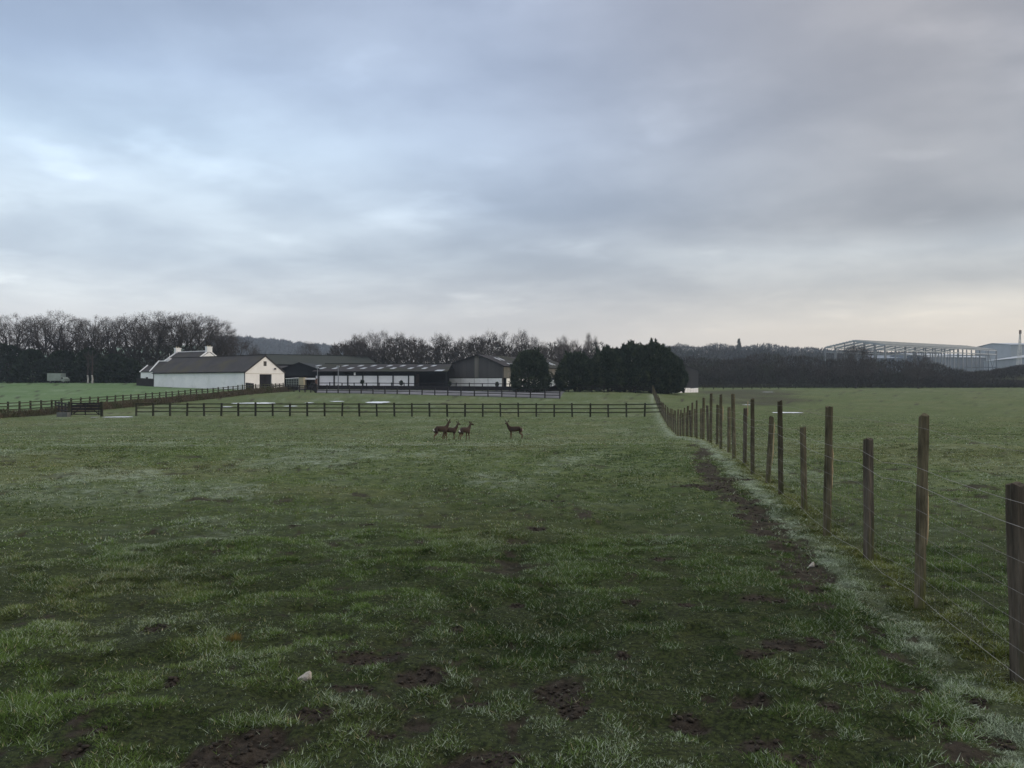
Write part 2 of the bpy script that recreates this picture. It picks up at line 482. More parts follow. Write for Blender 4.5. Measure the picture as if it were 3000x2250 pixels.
def fields(X, Y):
    X = np.asarray(X, float); Y = np.asarray(Y, float)
    r = np.hypot(X, Y)
    d = fence_d(X, Y)
    warp = fbm(X * 3.1, Y * 3.1, 4, 3) - .5
    fine = fbm(X * 11, Y * 11, 3, 9) - .5
    mud = np.zeros_like(X)
    near = (r < 40)
    for xc, yc, a, b in MUD:
        q = np.hypot((X - xc) / (a * 1.15), (Y - yc) / (b * 1.15))
        mud = np.maximum(mud, 1 - sstep(q + warp * 1.3 + fine * .7, .72, 1.08))
    # hoof-poached trail beside the fence
    tr = np.exp(-.5 * ((d + .62 + .10 * np.sin(Y * .55)) / .18) ** 2) * (.35 + .65 * sstep(Y, 5.2, 7.6)) * sstep(Y, 2, 3) * (1 - sstep(Y, 17, 27))
    mud = np.maximum(mud, .95 * sstep(tr + warp * 1.4 + fine * 1.5, .38, .72))
    # scattered hoof scrapes
    hn = fbm(X * 2.3, Y * 2.3, 3, 41)
    mud = np.maximum(mud, sstep(hn, .70, .78) * .9 * (r < 60) * sstep(vnoise(X * .3, Y * .3, 43), .25, .6))
    divot = sstep(fbm(X * 3.4, Y * 3.4, 3, 45), .56, .70) * (r < 75)
    # churned ground in the right-hand field
    rf = sstep(d, 2, 8) * sstep(Y, 88, 112) * (1 - sstep(Y, 190, 225)) * np.exp(-.5 * ((X / np.maximum(Y, 1) - .285) / .055) ** 2)
    mud = np.maximum(mud, .68 * sstep(rf + (fbm(X * .12, Y * .05, 4, 77) - .5) * 1.1, .30, .9))
    mud = np.maximum(mud, np.clip(1.3 * np.exp(-.5 * ((X - 190) / 30) ** 2 - .5 * ((Y - 285) / 17) ** 2), 0, .8))   # bare earth mound
    frost = sstep(fbm(X * .42, Y * .42, 5, 21) + .22 * fine, .47, .70)
    frost = np.clip(frost * (.6 + .6 * sstep(r, 5, 14)), 0, 1)
    frost2 = sstep(fbm(X * 1.7, Y * 1.7, 4, 25) + .3 * fine, .53, .72)
    frost = np.clip(frost * (.35 + .75 * frost2) * (.8 + .35 * sstep(r, 6, 12)) + .25 * frost2 + .09 * sstep(r, 6, 11), 0, 1) * (1 - .45 * sstep(r, 24, 50))
    strip = np.exp(-.5 * ((d + .26 + .16 * (vnoise(X * 1.1, Y * 1.1, 6) - .5)) / .115) ** 2) * sstep(Y, 2.2, 3.2)
    strip = strip * (.8 + .7 * sstep(fbm(X * 3.2, Y * 3.2, 3, 5), .35, .62)) + np.exp(-.5 * ((d + .55) / .25) ** 2) * .5 * sstep(Y, 22, 34) * (1 - sstep(Y, 120, 160))
    frost = np.clip(np.maximum(frost * (1 - mud), strip * (1 - .6 * mud)), 0, 1)
    frost = frost * (1 - .6 * sstep(d, .6, 2.0) * (Y > 0))
    moss = .62 * np.exp(-.5 * ((d - .06) / .17) ** 2) * (Y > 0)
    dry = sstep(fbm(X * .33 + 40, Y * .33, 4, 31), .50, .68)
    dry = np.clip(dry * .75 + .30 * sstep(r, 6, 18), 0, 1)
    lush = sstep(-(X - LP0[0] - LD[0] * (Y - LP0[1])), 0, 1.5) * (Y > 72)
    lush = np.maximum(lush, 0)
    tramp = np.exp(-.5 * ((d + 1.6) / 1.1) ** 2) * sstep(Y, 3, 6) * (1 - sstep(Y, 16, 28)) * (.6 + .6 * sstep(fbm(X * .8, Y * .8, 3, 91), .35, .6))
    frost = frost * (1 - .75 * np.clip(tramp, 0, 1)); frost = np.maximum(frost, np.clip(strip, 0, 1.35) * (1 - .6 * mud)); dry = dry * (1 - .8 * np.clip(tramp, 0, 1))
    thatch = (1 - sstep(r, 5, 17)) * (1 - .30 * np.clip(strip, 0, 1))
    return dict(mud=mud, frost=frost, moss=moss, dry=dry, lush=lush, thatch=thatch, tramp=np.clip(tramp, 0, 1), divot=divot)

def micro(X, Y):
    r = np.hypot(X, Y)
    A = 1 - sstep(r, 26, 70)
    h = A * (.09 * (fbm(X * .55, Y * .55, 3, 51) - .5) + .10 * (fbm(X * 2.3, Y * 2.3, 3, 52) - .5))
    return h

def fields_divot(X, Y):
    return sstep(fbm(X * 3.4, Y * 3.4, 3, 45), .56, .70)

def surf(X, Y, mud=None):
    z = gz(X, Y) + micro(X, Y)
    if mud is not None:
        r = np.hypot(X, Y)
        A = 1 - sstep(r, 18, 40)
        z = z + A * mud * (-.015 + .05 * (fbm(X * 15, Y * 15, 4, 61, .6) - .45)) - A * .022 * fields_divot(X, Y)
    return z

def ground():
    fine = np.radians(np.arange(-42, 42.001, .2))
    rest = np.radians(np.arange(46, 317, 4.0))
    ang = np.concatenate([fine, rest])
    rr = [.7]
    while rr[-1] < 1800:
        q = rr[-1]
        rr.append(q * (1.009 if q < 15 else 1.017 if q < 110 else 1.045))
    rr = np.array(rr)
    na, nr = len(ang), len(rr)
    A, Q = np.meshgrid(ang, rr)
    X = (np.sin(A) * Q).ravel(); Y = (np.cos(A) * Q).ravel()
    X = np.append(X, 0); Y = np.append(Y, 0)
    F = fields(X, Y)
    Z = surf(X, Y, F['mud'])
    n = len(X)
    i = np.arange(nr - 1)[:, None] * na + np.arange(na)[None, :]
    j = np.arange(nr - 1)[:, None] * na + (np.arange(na)[None, :] + 1) % na
    quads = np.stack([i, i + na, j + na, j], -1).reshape(-1, 4)
    fan = np.stack([np.full(na, n - 1), np.arange(na), (np.arange(na) + 1) % na], -1)
    me = bpy.data.meshes.new('pasture')
    me.vertices.add(n)
    me.vertices.foreach_set('co', np.stack([X, Y, Z], -1).ravel())
    nq, nt = len(quads), len(fan)
    me.loops.add(nq * 4 + nt * 3)
    me.loops.foreach_set('vertex_index', np.concatenate([quads.ravel(), fan.ravel()]).astype(np.int32))
    me.polygons.add(nq + nt)
    me.polygons.foreach_set('loop_start', np.concatenate([np.arange(nq) * 4, nq * 4 + np.arange(nt) * 3]).astype(np.int32))
    me.polygons.foreach_set('use_smooth', np.ones(nq + nt, bool))
    me.update(calc_edges=True)
    if me.polygons[0].normal.z < 0:
        me.flip_normals()
    for k, v in F.items():
        a = me.attributes.new(k, 'FLOAT', 'POINT')
        a.data.foreach_set('value', v.astype(np.float32))
    return me

def grass_colour(T, blades):
    """shared colouring of turf and grass blades; returns a colour socket"""
    L = T.links.new
    def attr(n):
        a = T.nodes.new('ShaderNodeAttribute'); a.attribute_name = n; return a.outputs['Fac']
    pos = T.nodes.new('ShaderNodeNewGeometry').outputs['Position']
    def noise(s, d=4, r=.6, stretch=None):
        n = nd(T, 'ShaderNodeTexNoise', inp={'Scale': s, 'Detail': d, 'Roughness': r}); L(pos, n.inputs['Vector']); return n.outputs[0]
    def rng_(v, a, b, c=0., d=1.):
        n = T.nodes.new('ShaderNodeMapRange'); n.interpolation_type = 'SMOOTHSTEP'; L(v, n.inputs[0])
        for k, q in zip((1, 2, 3, 4), (a, b, c, d)): n.inputs[k].default_value = q
        return n.outputs[0]
    def m_(op, a, b):
        n = T.nodes.new('ShaderNodeMath'); n.operation = op; n.use_clamp = True
        for i, v in enumerate((a, b)):
            if isinstance(v, (int, float)): n.inputs[i].default_value = v
            else: L(v, n.inputs[i])
        return n.outputs[0]
    def mix(f, a, b):
        n = nd(T, 'ShaderNodeMix', data_type='RGBA')
        if isinstance(f, (int, float)): n.inputs[0].default_value = f
        else: L(f, n.inputs[0])
        for i, v in ((6, a), (7, b)):
            if isinstance(v, tuple): n.inputs[i].default_value = v + (1,)
            else: L(v, n.inputs[i])
        return n.outputs[2]
    if blades:
        a = T.nodes.new('ShaderNodeAttribute'); a.attribute_name = 'col'; return a.outputs['Color']
    else:
        n1 = noise(7, 5, .7); n2 = noise(1.4, 5, .65); n3 = noise(.22, 4, .6)
        c = mix(rng_(n1, .34, .66), (.024, .044, .012), (.100, .132, .040))
        c = mix(m_('MULTIPLY', rng_(n2, .42, .66), .55), c, (.040, .068, .020))
        c = mix(m_('MULTIPLY', attr('dry'), .6), c, mix(rng_(n1, .3, .7), (.066, .078, .030), (.135, .145, .062)))
        c = mix(m_('MULTIPLY', attr('moss'), .5), c, (.13, .13, .03))
        # dark little hoof marks and tufts
        v = noise(2.6, 3, .5)
        c = mix(m_('MULTIPLY', rng_(v, .58, .70), .6), c, (.032, .034, .018))
        c = mix(m_('MULTIPLY', attr('lush'), .85), c, mix(rng_(n3, .35, .65), (.070, .130, .048), (.100, .160, .070)))
        fr = m_('MULTIPLY', attr('frost'), rng_(noise(5, 6, .75), .36, .62))
        c = mix(m_('MULTIPLY', fr, .6), c, (.27, .32, .26))
        c = mix(m_('MULTIPLY', attr('thatch'), .94), c, mix(rng_(noise(38, 4, .7), .38, .62), (.006, .009, .003), (.034, .044, .013)))
        soil = mix(rng_(noise(16, 6, .7), .35, .65), (.014, .011, .008), (.044, .035, .027))
        c = mix(attr('mud'), c, soil)
    return c

def pasture_mat():
    m = bpy.data.materials.new('pasture'); m.use_nodes = True
    T = m.node_tree; b = T.nodes['Principled BSDF']
    b.inputs['Roughness'].default_value = .95; b.inputs['Specular IOR Level'].default_value = .15
    T.links.new(grass_colour(T, False), b.inputs['Base Color'])
    pos = T.nodes.new('ShaderNodeNewGeometry').outputs['Position']
    n = nd(T, 'ShaderNodeTexNoise', inp={'Scale': 9., 'Detail': 7, 'Roughness': .7}); T.links.new(pos, n.inputs['Vector'])
    n2 = nd(T, 'ShaderNodeTexNoise', inp={'Scale': 1.6, 'Detail': 4, 'Roughness': .6}); T.links.new(pos, n2.inputs['Vector'])
    ad = nd(T, 'ShaderNodeMath', operation='MULTIPLY_ADD', inp={1: 3.0}); T.links.new(n2.outputs[0], ad.inputs[0]); T.links.new(n.outputs[0], ad.inputs[2])
    bp = nd(T, 'ShaderNodeBump', inp={'Strength': .9, 'Distance': .06}); T.links.new(ad.outputs[0], bp.inputs['Height'])
    T.links.new(bp.outputs[0], b.inputs['Normal'])
    return m

def blade_mat():
    m = bpy.data.materials.new('grass_blade'); m.use_nodes = True
    T = m.node_tree; b = T.nodes['Principled BSDF']
    b.inputs['Roughness'].default_value = .75; b.inputs['Specular IOR Level'].default_value = .2
    c = grass_colour(T, True)
    T.links.new(c, b.inputs['Base Color'])
    tr = T.nodes.new('ShaderNodeBsdfTranslucent'); T.links.new(c, tr.inputs[0])
    mx = nd(T, 'ShaderNodeMixShader', inp={0: .25})
    T.links.new(b.outputs[0], mx.inputs[1]); T.links.new(tr.outputs[0], mx.inputs[2])
    T.links.new(mx.outputs[0], T.nodes['Material Output'].inputs[0])
    return m

pasture = bpy.data.objects.new('pasture', ground())
pasture.data.materials.append(pasture_mat())
COL.objects.link(pasture)
tag(pasture, 'grazed and hoof-marked winter pasture with frosty and muddy patches', kind='structure')

# ---- grass blades (real geometry, thinning with distance)
def blades(name, label, r0, r1, count, h0, h1, wbase, wslope, tris, amin=-36, amax=36, seed=1, sel=None, clump=7, flat=1.0):
    rg = np.random.default_rng(seed)
    nc = count // clump
    q = np.sqrt(rg.uniform(r0 * r0, r1 * r1, nc)); a = np.radians(rg.uniform(amin, amax, nc))
    cx, cy = np.sin(a) * q, np.cos(a) * q
    x = np.repeat(cx, clump) + rg.normal(0, .017 + .0011 * r1, nc * clump)
    y = np.repeat(cy, clump) + rg.normal(0, .017 + .0011 * r1, nc * clump)
    ch = np.repeat(rg.uniform(.75, 1.25, nc), clump); ct = np.repeat(rg.uniform(0, 1, nc), clump)
    F = fields(x, y)
    keep = rg.uniform(0, 1, len(x)) > F['mud'] * .93 + .25 * F['divot']
    thick = fbm(x * 1.6, y * 1.6, 3, 71)
    lump = fbm(x * 6.5, y * 6.5, 2, 75) * .6 + fbm(x * 2.6, y * 2.6, 2, 76) * .4
    keep &= rg.uniform(0, 1, len(x)) < .42 + .9 * sstep(lump, .40, .60)
    keep &= rg.uniform(0, 1, len(x)) < 1 - sstep(np.hypot(x, y), 46, 96)
    if sel is not None: keep &= sel(x, y)
    x, y, ch, ct, thick = x[keep], y[keep], ch[keep], ct[keep], thick[keep]
    F = {k: v[keep] for k, v in F.items()}
    n = len(x)
    z = surf(x, y, F['mud']) - .006
    tuss = sstep(fbm(x * 2.4, y * 2.4, 3, 72), .48, .72)
    h = rg.uniform(h0, h1, n) * ch * (.46 + .35 * tuss + .62 * sstep(lump[keep], .40, .62)) * (1 - .25 * F['frost'])
    strawm = (rg.uniform(0, 1, n) < .03 + .05 * F['dry']).astype(float)
    lean = rg.uniform(.3, 1.7, n) * flat
    la = rg.uniform(0, 2 * np.pi, n)
    lx, ly = np.cos(la) * lean * h, np.sin(la) * lean * h
    up = h * (1.0 / np.sqrt(1 + .45 * lean ** 2))
    wd = (wbase + wslope * np.hypot(x, y)) * rg.uniform(.7, 1.3, n)
    wa = rg.uniform(0, np.pi, n)
    dx, dy = np.cos(wa) * wd / 2, np.sin(wa) * wd / 2
    P = lambda px, py, pz: np.stack([px, py, pz], -1)
    if tris == 3:
        V = np.stack([P(x - dx, y - dy, z), P(x + dx, y + dy, z), P(x + lx * .35 + dx * .75, y + ly * .35 + dy * .75, z + up * .6),
                      P(x + lx * .35 - dx * .75, y + ly * .35 - dy * .75, z + up * .6), P(x + lx, y + ly, z + up)], 1)
        tri = np.array([[0, 1, 2], [0, 2, 3], [3, 2, 4]])
    else:
        V = np.stack([P(x - dx, y - dy, z), P(x + dx, y + dy, z), P(x + lx, y + ly, z + up)], 1)
        tri = np.array([[0, 1, 2]])
    k = V.shape[1]
    I = (np.arange(n)[:, None, None] * k + tri[None]).reshape(-1, 3)
    me = bpy.data.meshes.new(name)
    me.vertices.add(n * k); me.vertices.foreach_set('co', V.reshape(-1))
    me.loops.add(len(I) * 3); me.loops.foreach_set('vertex_index', I.ravel().astype(np.int32))
    me.polygons.add(len(I)); me.polygons.foreach_set('loop_start', (np.arange(len(I)) * 3).astype(np.int32))
    me.update(calc_edges=True)
    t = np.clip(.42 * ct + .50 * rg.uniform(0, 1, n) + .9 * (fbm(x * .9, y * .9, 3, 73) - .5) + .8 * (fbm(x * .3, y * .3, 3, 78) - .5) + 1.9 * (lump[keep] - .5) - .40 * F['divot'] - .05 + .17 * sstep(np.hypot(x, y), 4, 9) - .14 * sstep(np.hypot(x, y), 18, 40), 0, 1)[:, None]
    C3 = lambda *q: np.array(q)[None]
    t = t * (1 - .55 * F['tramp'][:, None])
    c = C3(.013, .030, .007) * (1 - t) + C3(.104, .168, .037) * t
    dr = (F['dry'] * .45)[:, None]
    c = c * (1 - dr) + (C3(.050, .058, .018) * (1 - t) + C3(.190, .190, .078) * t) * dr
    mo = (F['moss'] * .75)[:, None]
    c = c * (1 - mo) + (C3(.10, .105, .018) * (1 - t) + C3(.23, .21, .045) * t) * mo
    sw = strawm[:, None]
    c = c * (1 - sw) + C3(.40, .36, .21) * sw * rg.uniform(.5, 1.1, n)[:, None]
    fz = ((rg.uniform(0, 1, n) < (.12 + F['frost'] * .66) * (1 - .7 * F['divot'])) * rg.uniform(.3, .9, n))[:, None]
    c = c * (1 - fz) + C3(.44, .51, .40) * fz
    ca = me.attributes.new('col', 'FLOAT_COLOR', 'POINT')
    ca.data.foreach_set('color', np.repeat(np.concatenate([c, np.ones((n, 1))], 1), k, 0).astype(np.float32).ravel())
    me.materials.append(M['blade'])
    o = bpy.data.objects.new(name, me)
    COL.objects.link(o)
    tag(o, label, 'grass', kind='stuff')
    return o
M['blade'] = blade_mat()
# ------------------------------------------------------------------ arena, yard and puddles
def sheet(name, label, corners, lift, mat_, nu=24, nv=16, kind='structure', edge=.0, cat=None):
    """four ground corners (X, Y), draped on the terrain"""
    me = bpy.data.meshes.new(name)
    V, F = [], []
    a, b, c, d = [Vector(q[:2]) for q in corners]
    for j in range(nv + 1):
        for i in range(nu + 1):
            u, v = i / nu, j / nv
            p = (a * (1 - u) + b * u) * (1 - v) + (d * (1 - u) + c * u) * v
            V.append((p.x, p.y, g(p.x, p.y) + lift))
    for j in range(nv):
        for i in range(nu):
            k = j * (nu + 1) + i
            F.append((k, k + 1, k + nu + 2, k + nu + 1))
    me.from_pydata(V, [], F); me.materials.append(mat_)
    o = bpy.data.objects.new(name, me); COL.objects.link(o)
    return tag(o, label, cat, kind=kind)

AR = [hit(925, 1151), hit(1640, 1168), hit(1660, 1143), hit(925, 1133)]
AR[3] = on(925, 152); AR[2] = on(1655, 140)
sheet('arena_surface', 'grey sand surface of the fenced riding arena in front of the long shed', AR, .05, M['sand'], 60, 24)
sheet('yard', 'muddy farmyard between the barns', [on(700, 146), on(925, 150), on(1000, 172), on(800, 176)], .035, M['yard'], 30, 20)

def puddle(sx, sy, wpx, dm, label, seed, lift=.05, kind='structure'):
    p = hit(sx, sy)
    rx = wpx / 2 / FPX * p.y
    n = 110
    V = [(p.x, p.y, g(p.x, p.y) + lift)]
    for k in range(n):
        t = 2 * math.pi * k / n
        q = 1 + .35 * (float(fbm(np.array(math.cos(t) * 1.5 + seed * 3.3), np.array(math.sin(t) * 1.5), 3, seed)) - .5) * 2 + .5 * (float(fbm(np.array(math.cos(t) * 6 + seed), np.array(math.sin(t) * 6), 3, seed + 9)) - .5)
        x, y = p.x + rx * q * math.cos(t), p.y + dm / 2 * q * math.sin(t)
        V.append((x, y, g(x, y) + lift))
    me = bpy.data.meshes.new('puddle')
    me.from_pydata(V, [], [(0, k + 1, (k + 1) % n + 1) for k in range(n)])
    me.materials.append(M['ice'])
    o = bpy.data.objects.new('puddle', me); COL.objects.link(o)
    return tag(o, label, None, 'puddles lying in the fields', kind)

puddle(748, 1183, 116, 3.2, 'long flooded strip behind the rail fence, farthest left in the paddock', 1)
puddle(665, 1193, 34, 1.2, 'small puddle left of the long flooded strip behind the rail fence', 2)
puddle(850, 1191, 40, 1.2, 'small puddle just behind the rail fence right of the long flooded strip', 3)
puddle(988, 1177, 38, 1.6, 'short bright puddle in the middle of the paddock behind the rail fence', 4)
puddle(1106, 1180, 66, 3.6, 'pale slanting puddle at the right of the paddock puddles', 5)
puddle(905, 1181, 24, 1.2, 'thin puddle between the long flooded strip and the short bright puddle', 6)
puddle(348, 1223, 84, 2.0, 'bright puddle in the gap between the field gate and the rail fence', 7)
puddle(276, 1224, 26, .7, 'narrow puddle in front of the right-hand gate post', 8)
puddle(2305, 1210, 92, 2.2, 'bright puddle in the right-hand field beyond the wire fence', 9)
puddle(2248, 1149, 30, 4.0, 'thin far puddle on the churned mud of the right-hand field', 10)
puddle(2188, 1187, 24, 1.5, 'faint little puddle at the near edge of the churned mud', 11)
# ------------------------------------------------------------------ buildings
class Fr:
    """local frame of a building: a along its length, b across (away from the viewer's side), h up from its base"""
    def __init__(s, O, ax, left=True):
        s.O = Vector(O); s.u = Vector((ax[0], ax[1], 0)).normalized()
        s.w = Vector((-s.u.y, s.u.x, 0)) if left else Vector((s.u.y, -s.u.x, 0))
    def P(s, a, b, h):
        return s.O + s.u * a + s.w * b + Vector((0, 0, h))

def roof_gable(mb, F, L, Wd, e, r, over=.3, end=.25, th=.14, ridge=None, base=0):
    """two slabs; returns nothing.  e eave height, r ridge height"""
    rb = Wd / 2 if ridge is None else ridge
    for sgn in (0, 1):
        be = -over if sgn == 0 else Wd + over
        run = rb if sgn == 0 else Wd - rb
        he = e - (r - e) / run * over
        mb.slab([F.P(-end, be, he + th), F.P(L + end, be, he + th), F.P(L + end, rb, r + th), F.P(-end, rb, r + th)], th)

def part(name, mb, m, root, label=None, **k):
    return mb.build(name, m, root, label, **k)

# ---- white barn ------------------------------------------------------------
def white_barn():
    O = Vector((-73.6, 170.3, .42))
    F = Fr(O, (24.4, -17.2))
    L, Wd, e, r = 29.8, 9.0, 3.35, 6.40
    root = thing('white_barn', 'long white barn with dark slate roof and a cream gable with dark doorway', 'barn', O)
    th = .35
    mb = MB()          # long front wall (b = 0)
    mb.holed(F.P(0, 0, -.6), F.u, -F.w, [(0, 0), (L - th, 0), (L - th, e + .6), (0, e + .6)], [], th)
    part('front_wall', mb, M['white_render'], root)
    mb = MB()
    mb.holed(F.P(0, Wd, -.6), F.u, F.w, [(0, 0), (L - th, 0), (L - th, e + .6), (0, e + .6)], [], th)
    mb.holed(F.P(.02, th + .01, -.6), F.w, -F.u, [(0, 0), (Wd - 2 * th - .02, 0), (Wd - 2 * th - .02, e + .6), (Wd / 2 - th, r + .5), (0, e + .6)], [], th)
    part('back_wall', mb, M['white_render'], root)
    mb = MB()          # right gable with doorway and window
    door = [(3.2, .05), (6.0, .05), (6.0, 3.0), (3.2, 3.0)]
    win = [(4.10, 4.55), (4.85, 4.55), (4.85, 5.45), (4.10, 5.45)]
    mb.holed(F.P(L, 0, -.6), F.w, F.u, [(0, 0), (Wd, 0), (Wd, e + .6), (Wd / 2, r + .6), (0, e + .6)],
             [[(a, b + .6) for a, b in door], [(a, b + .6) for a, b in win]], th)
    gable = part('gable_wall', mb, M['cream_render'], root)
    mb = MB(); mb.bar(F.P(L + .012, .05, 3.12), F.P(L + .012, Wd - .05, 3.12), .05, .05)
    part('string_course', mb, M['tan_paint'], gable)
    mb = MB(); mb.holed(F.P(L - .22, 3.2, .05), F.w, F.u, [(0, 0), (2.8, 0), (2.8, 2.95), (0, 2.95)], [], .06)
    d = part('door', mb, M['door_dark'], root)
    mb = MB(); mb.bar(F.P(L - .19, 4.6, .06), F.P(L - .19, 4.6, 2.98), .05, .04)
    part('door_joint', mb, M['rail_dark'], d)
    mb = MB()
    for q in ((4.10, 4.55, 4.85, 4.62), (4.10, 5.38, 4.85, 5.45), (4.10, 4.62, 4.17, 5.38), (4.78, 4.62, 4.85, 5.38)):
        mb.hexa([F.P(L - .16, q[0], q[1]), F.P(L - .10, q[0], q[1]), F.P(L - .10, q[2], q[1]), F.P(L - .16, q[2], q[1])],
                [F.P(L - .16, q[0], q[3]), F.P(L - .10, q[0], q[3]), F.P(L - .10, q[2], q[3]), F.P(L - .16, q[2], q[3])])
    w = part('window', mb, M['door_dark'], root)
    mb = MB(); mb.holed(F.P(L - .14, 4.17, 4.62), F.w, F.u, [(0, 0), (.61, 0), (.61, .76), (0, .76)], [], .02)
    part('pane', mb, M['glass_dark'], w)
    mb = MB(); mb.box(F.P(L + .14, 6.75, 4.05), (.3, .3, .26)); mb.bar(F.P(L, 6.75, 4.2), F.P(L + .2, 6.75, 4.2), .05, .05)
    part('gable_lamp', mb, M['rail_dark'], root)
    mb = MB(); roof_gable(mb, F, L, Wd, e, r, .22, .14, .24)
    rf = part('roof', mb, M['slate'], root)
    mb = MB(); mb.bar(F.P(-.1, Wd / 2, r + .27), F.P(L + .1, Wd / 2, r + .27), .28, .10)
    part('ridge_tiles', mb, M['slate'], rf)
    mb = MB(); mb.bar(F.P(-.1, -.32, e - .02), F.P(L + .1, -.32, e - .02), .13, .12)
    part('gutter', mb, M['dark_sheet'], root)
    for a in (.12, L - .12):
        mb = MB(); mb.tube([F.P(a, -.09, e - .05), F.P(a, -.09, -.4)], .06, 6)
        part('downpipe', mb, M['dark_sheet'], root)
    return F
BARN = white_barn()

# ---- farmhouse behind ------------------------------------------------------------
def farmhouse():
    rl = at(519, 1034, 190)
    u = Vector((.817, -.577, 0)); w = Vector((.577, .817, 0))
    z0 = 1.2
    Wd, L = 8.0, 12.2
    r = rl.z - z0
    e = r - 2.7
    O = rl - w * (Wd / 2); O.z = z0
    F = Fr(O, u)
    root = thing('farmhouse', 'farmhouse with white chimneys and white roof copings behind the white barn', 'house', O)
    mb = MB()
    mb.holed(F.P(0, 0, -.5), F.u, -F.w, [(0, 0), (L, 0), (L, e + .5), (0, e + .5)], [], .3)
    mb.holed(F.P(0, Wd, -.5), F.u, F.w, [(0, 0), (L, 0), (L, e + .5), (0, e + .5)], [], .3)
    for a in (.0, L - .3):
        mb.holed(F.P(a + .3, .3, -.5), F.w, F.u, [(0, 0), (Wd - .6, 0), (Wd - .6, e + .7), (Wd / 2 - .3, r + .4), (0, e + .7)], [], .3)
    part('wall', mb, M['white_render'], root)
    mb = MB(); roof_gable(mb, F, L - .8, Wd, e, r, .2, -.4, .15)
    rf = part('roof', mb, M['slate'], root)
    mb = MB(); mb.bar(F.P(.5, Wd / 2, r + .20), F.P(L - .5, Wd / 2, r + .20), .30, .16)
    part('ridge_coping', mb, M['white_paint'], rf)
    for a in (.12, L - .12):
        mb = MB()
        for b0, b1 in ((-.25 if a < 1 else 1.6, Wd / 2 - .55), (Wd + .25, Wd / 2 + .55)):
            h = lambda b: e + (r - e) * (1 - abs(b - Wd / 2) / (Wd / 2)) + .28
            mb.bar(F.P(a, b0, h(b0)), F.P(a, b1, h(b1)), .34, .2)
        part('skew_coping', mb, M['white_paint'], rf)
    for a, hh in ((.15, .85), (L - .25, .85)):
        mb = MB()
        ang = math.atan2(F.u.y, F.u.x)
        mb.box(F.P(a, Wd / 2, r + .45), (.72, 1.3, 1.1), ang)
        mb.box(F.P(a, Wd / 2, r + 1.07), (.86, 1.45, .14), ang)
        ch = part('chimney', mb, M['white_paint'], root)
        for b in (-.3, .3):
            mb = MB(); mb.tube([F.P(a, Wd / 2 + b, r + 1.14), F.P(a, Wd / 2 + b, r + 1.42)], [.12, .10], 7)
            part('chimney_pot', mb, M['tan_paint'], ch)
farmhouse()

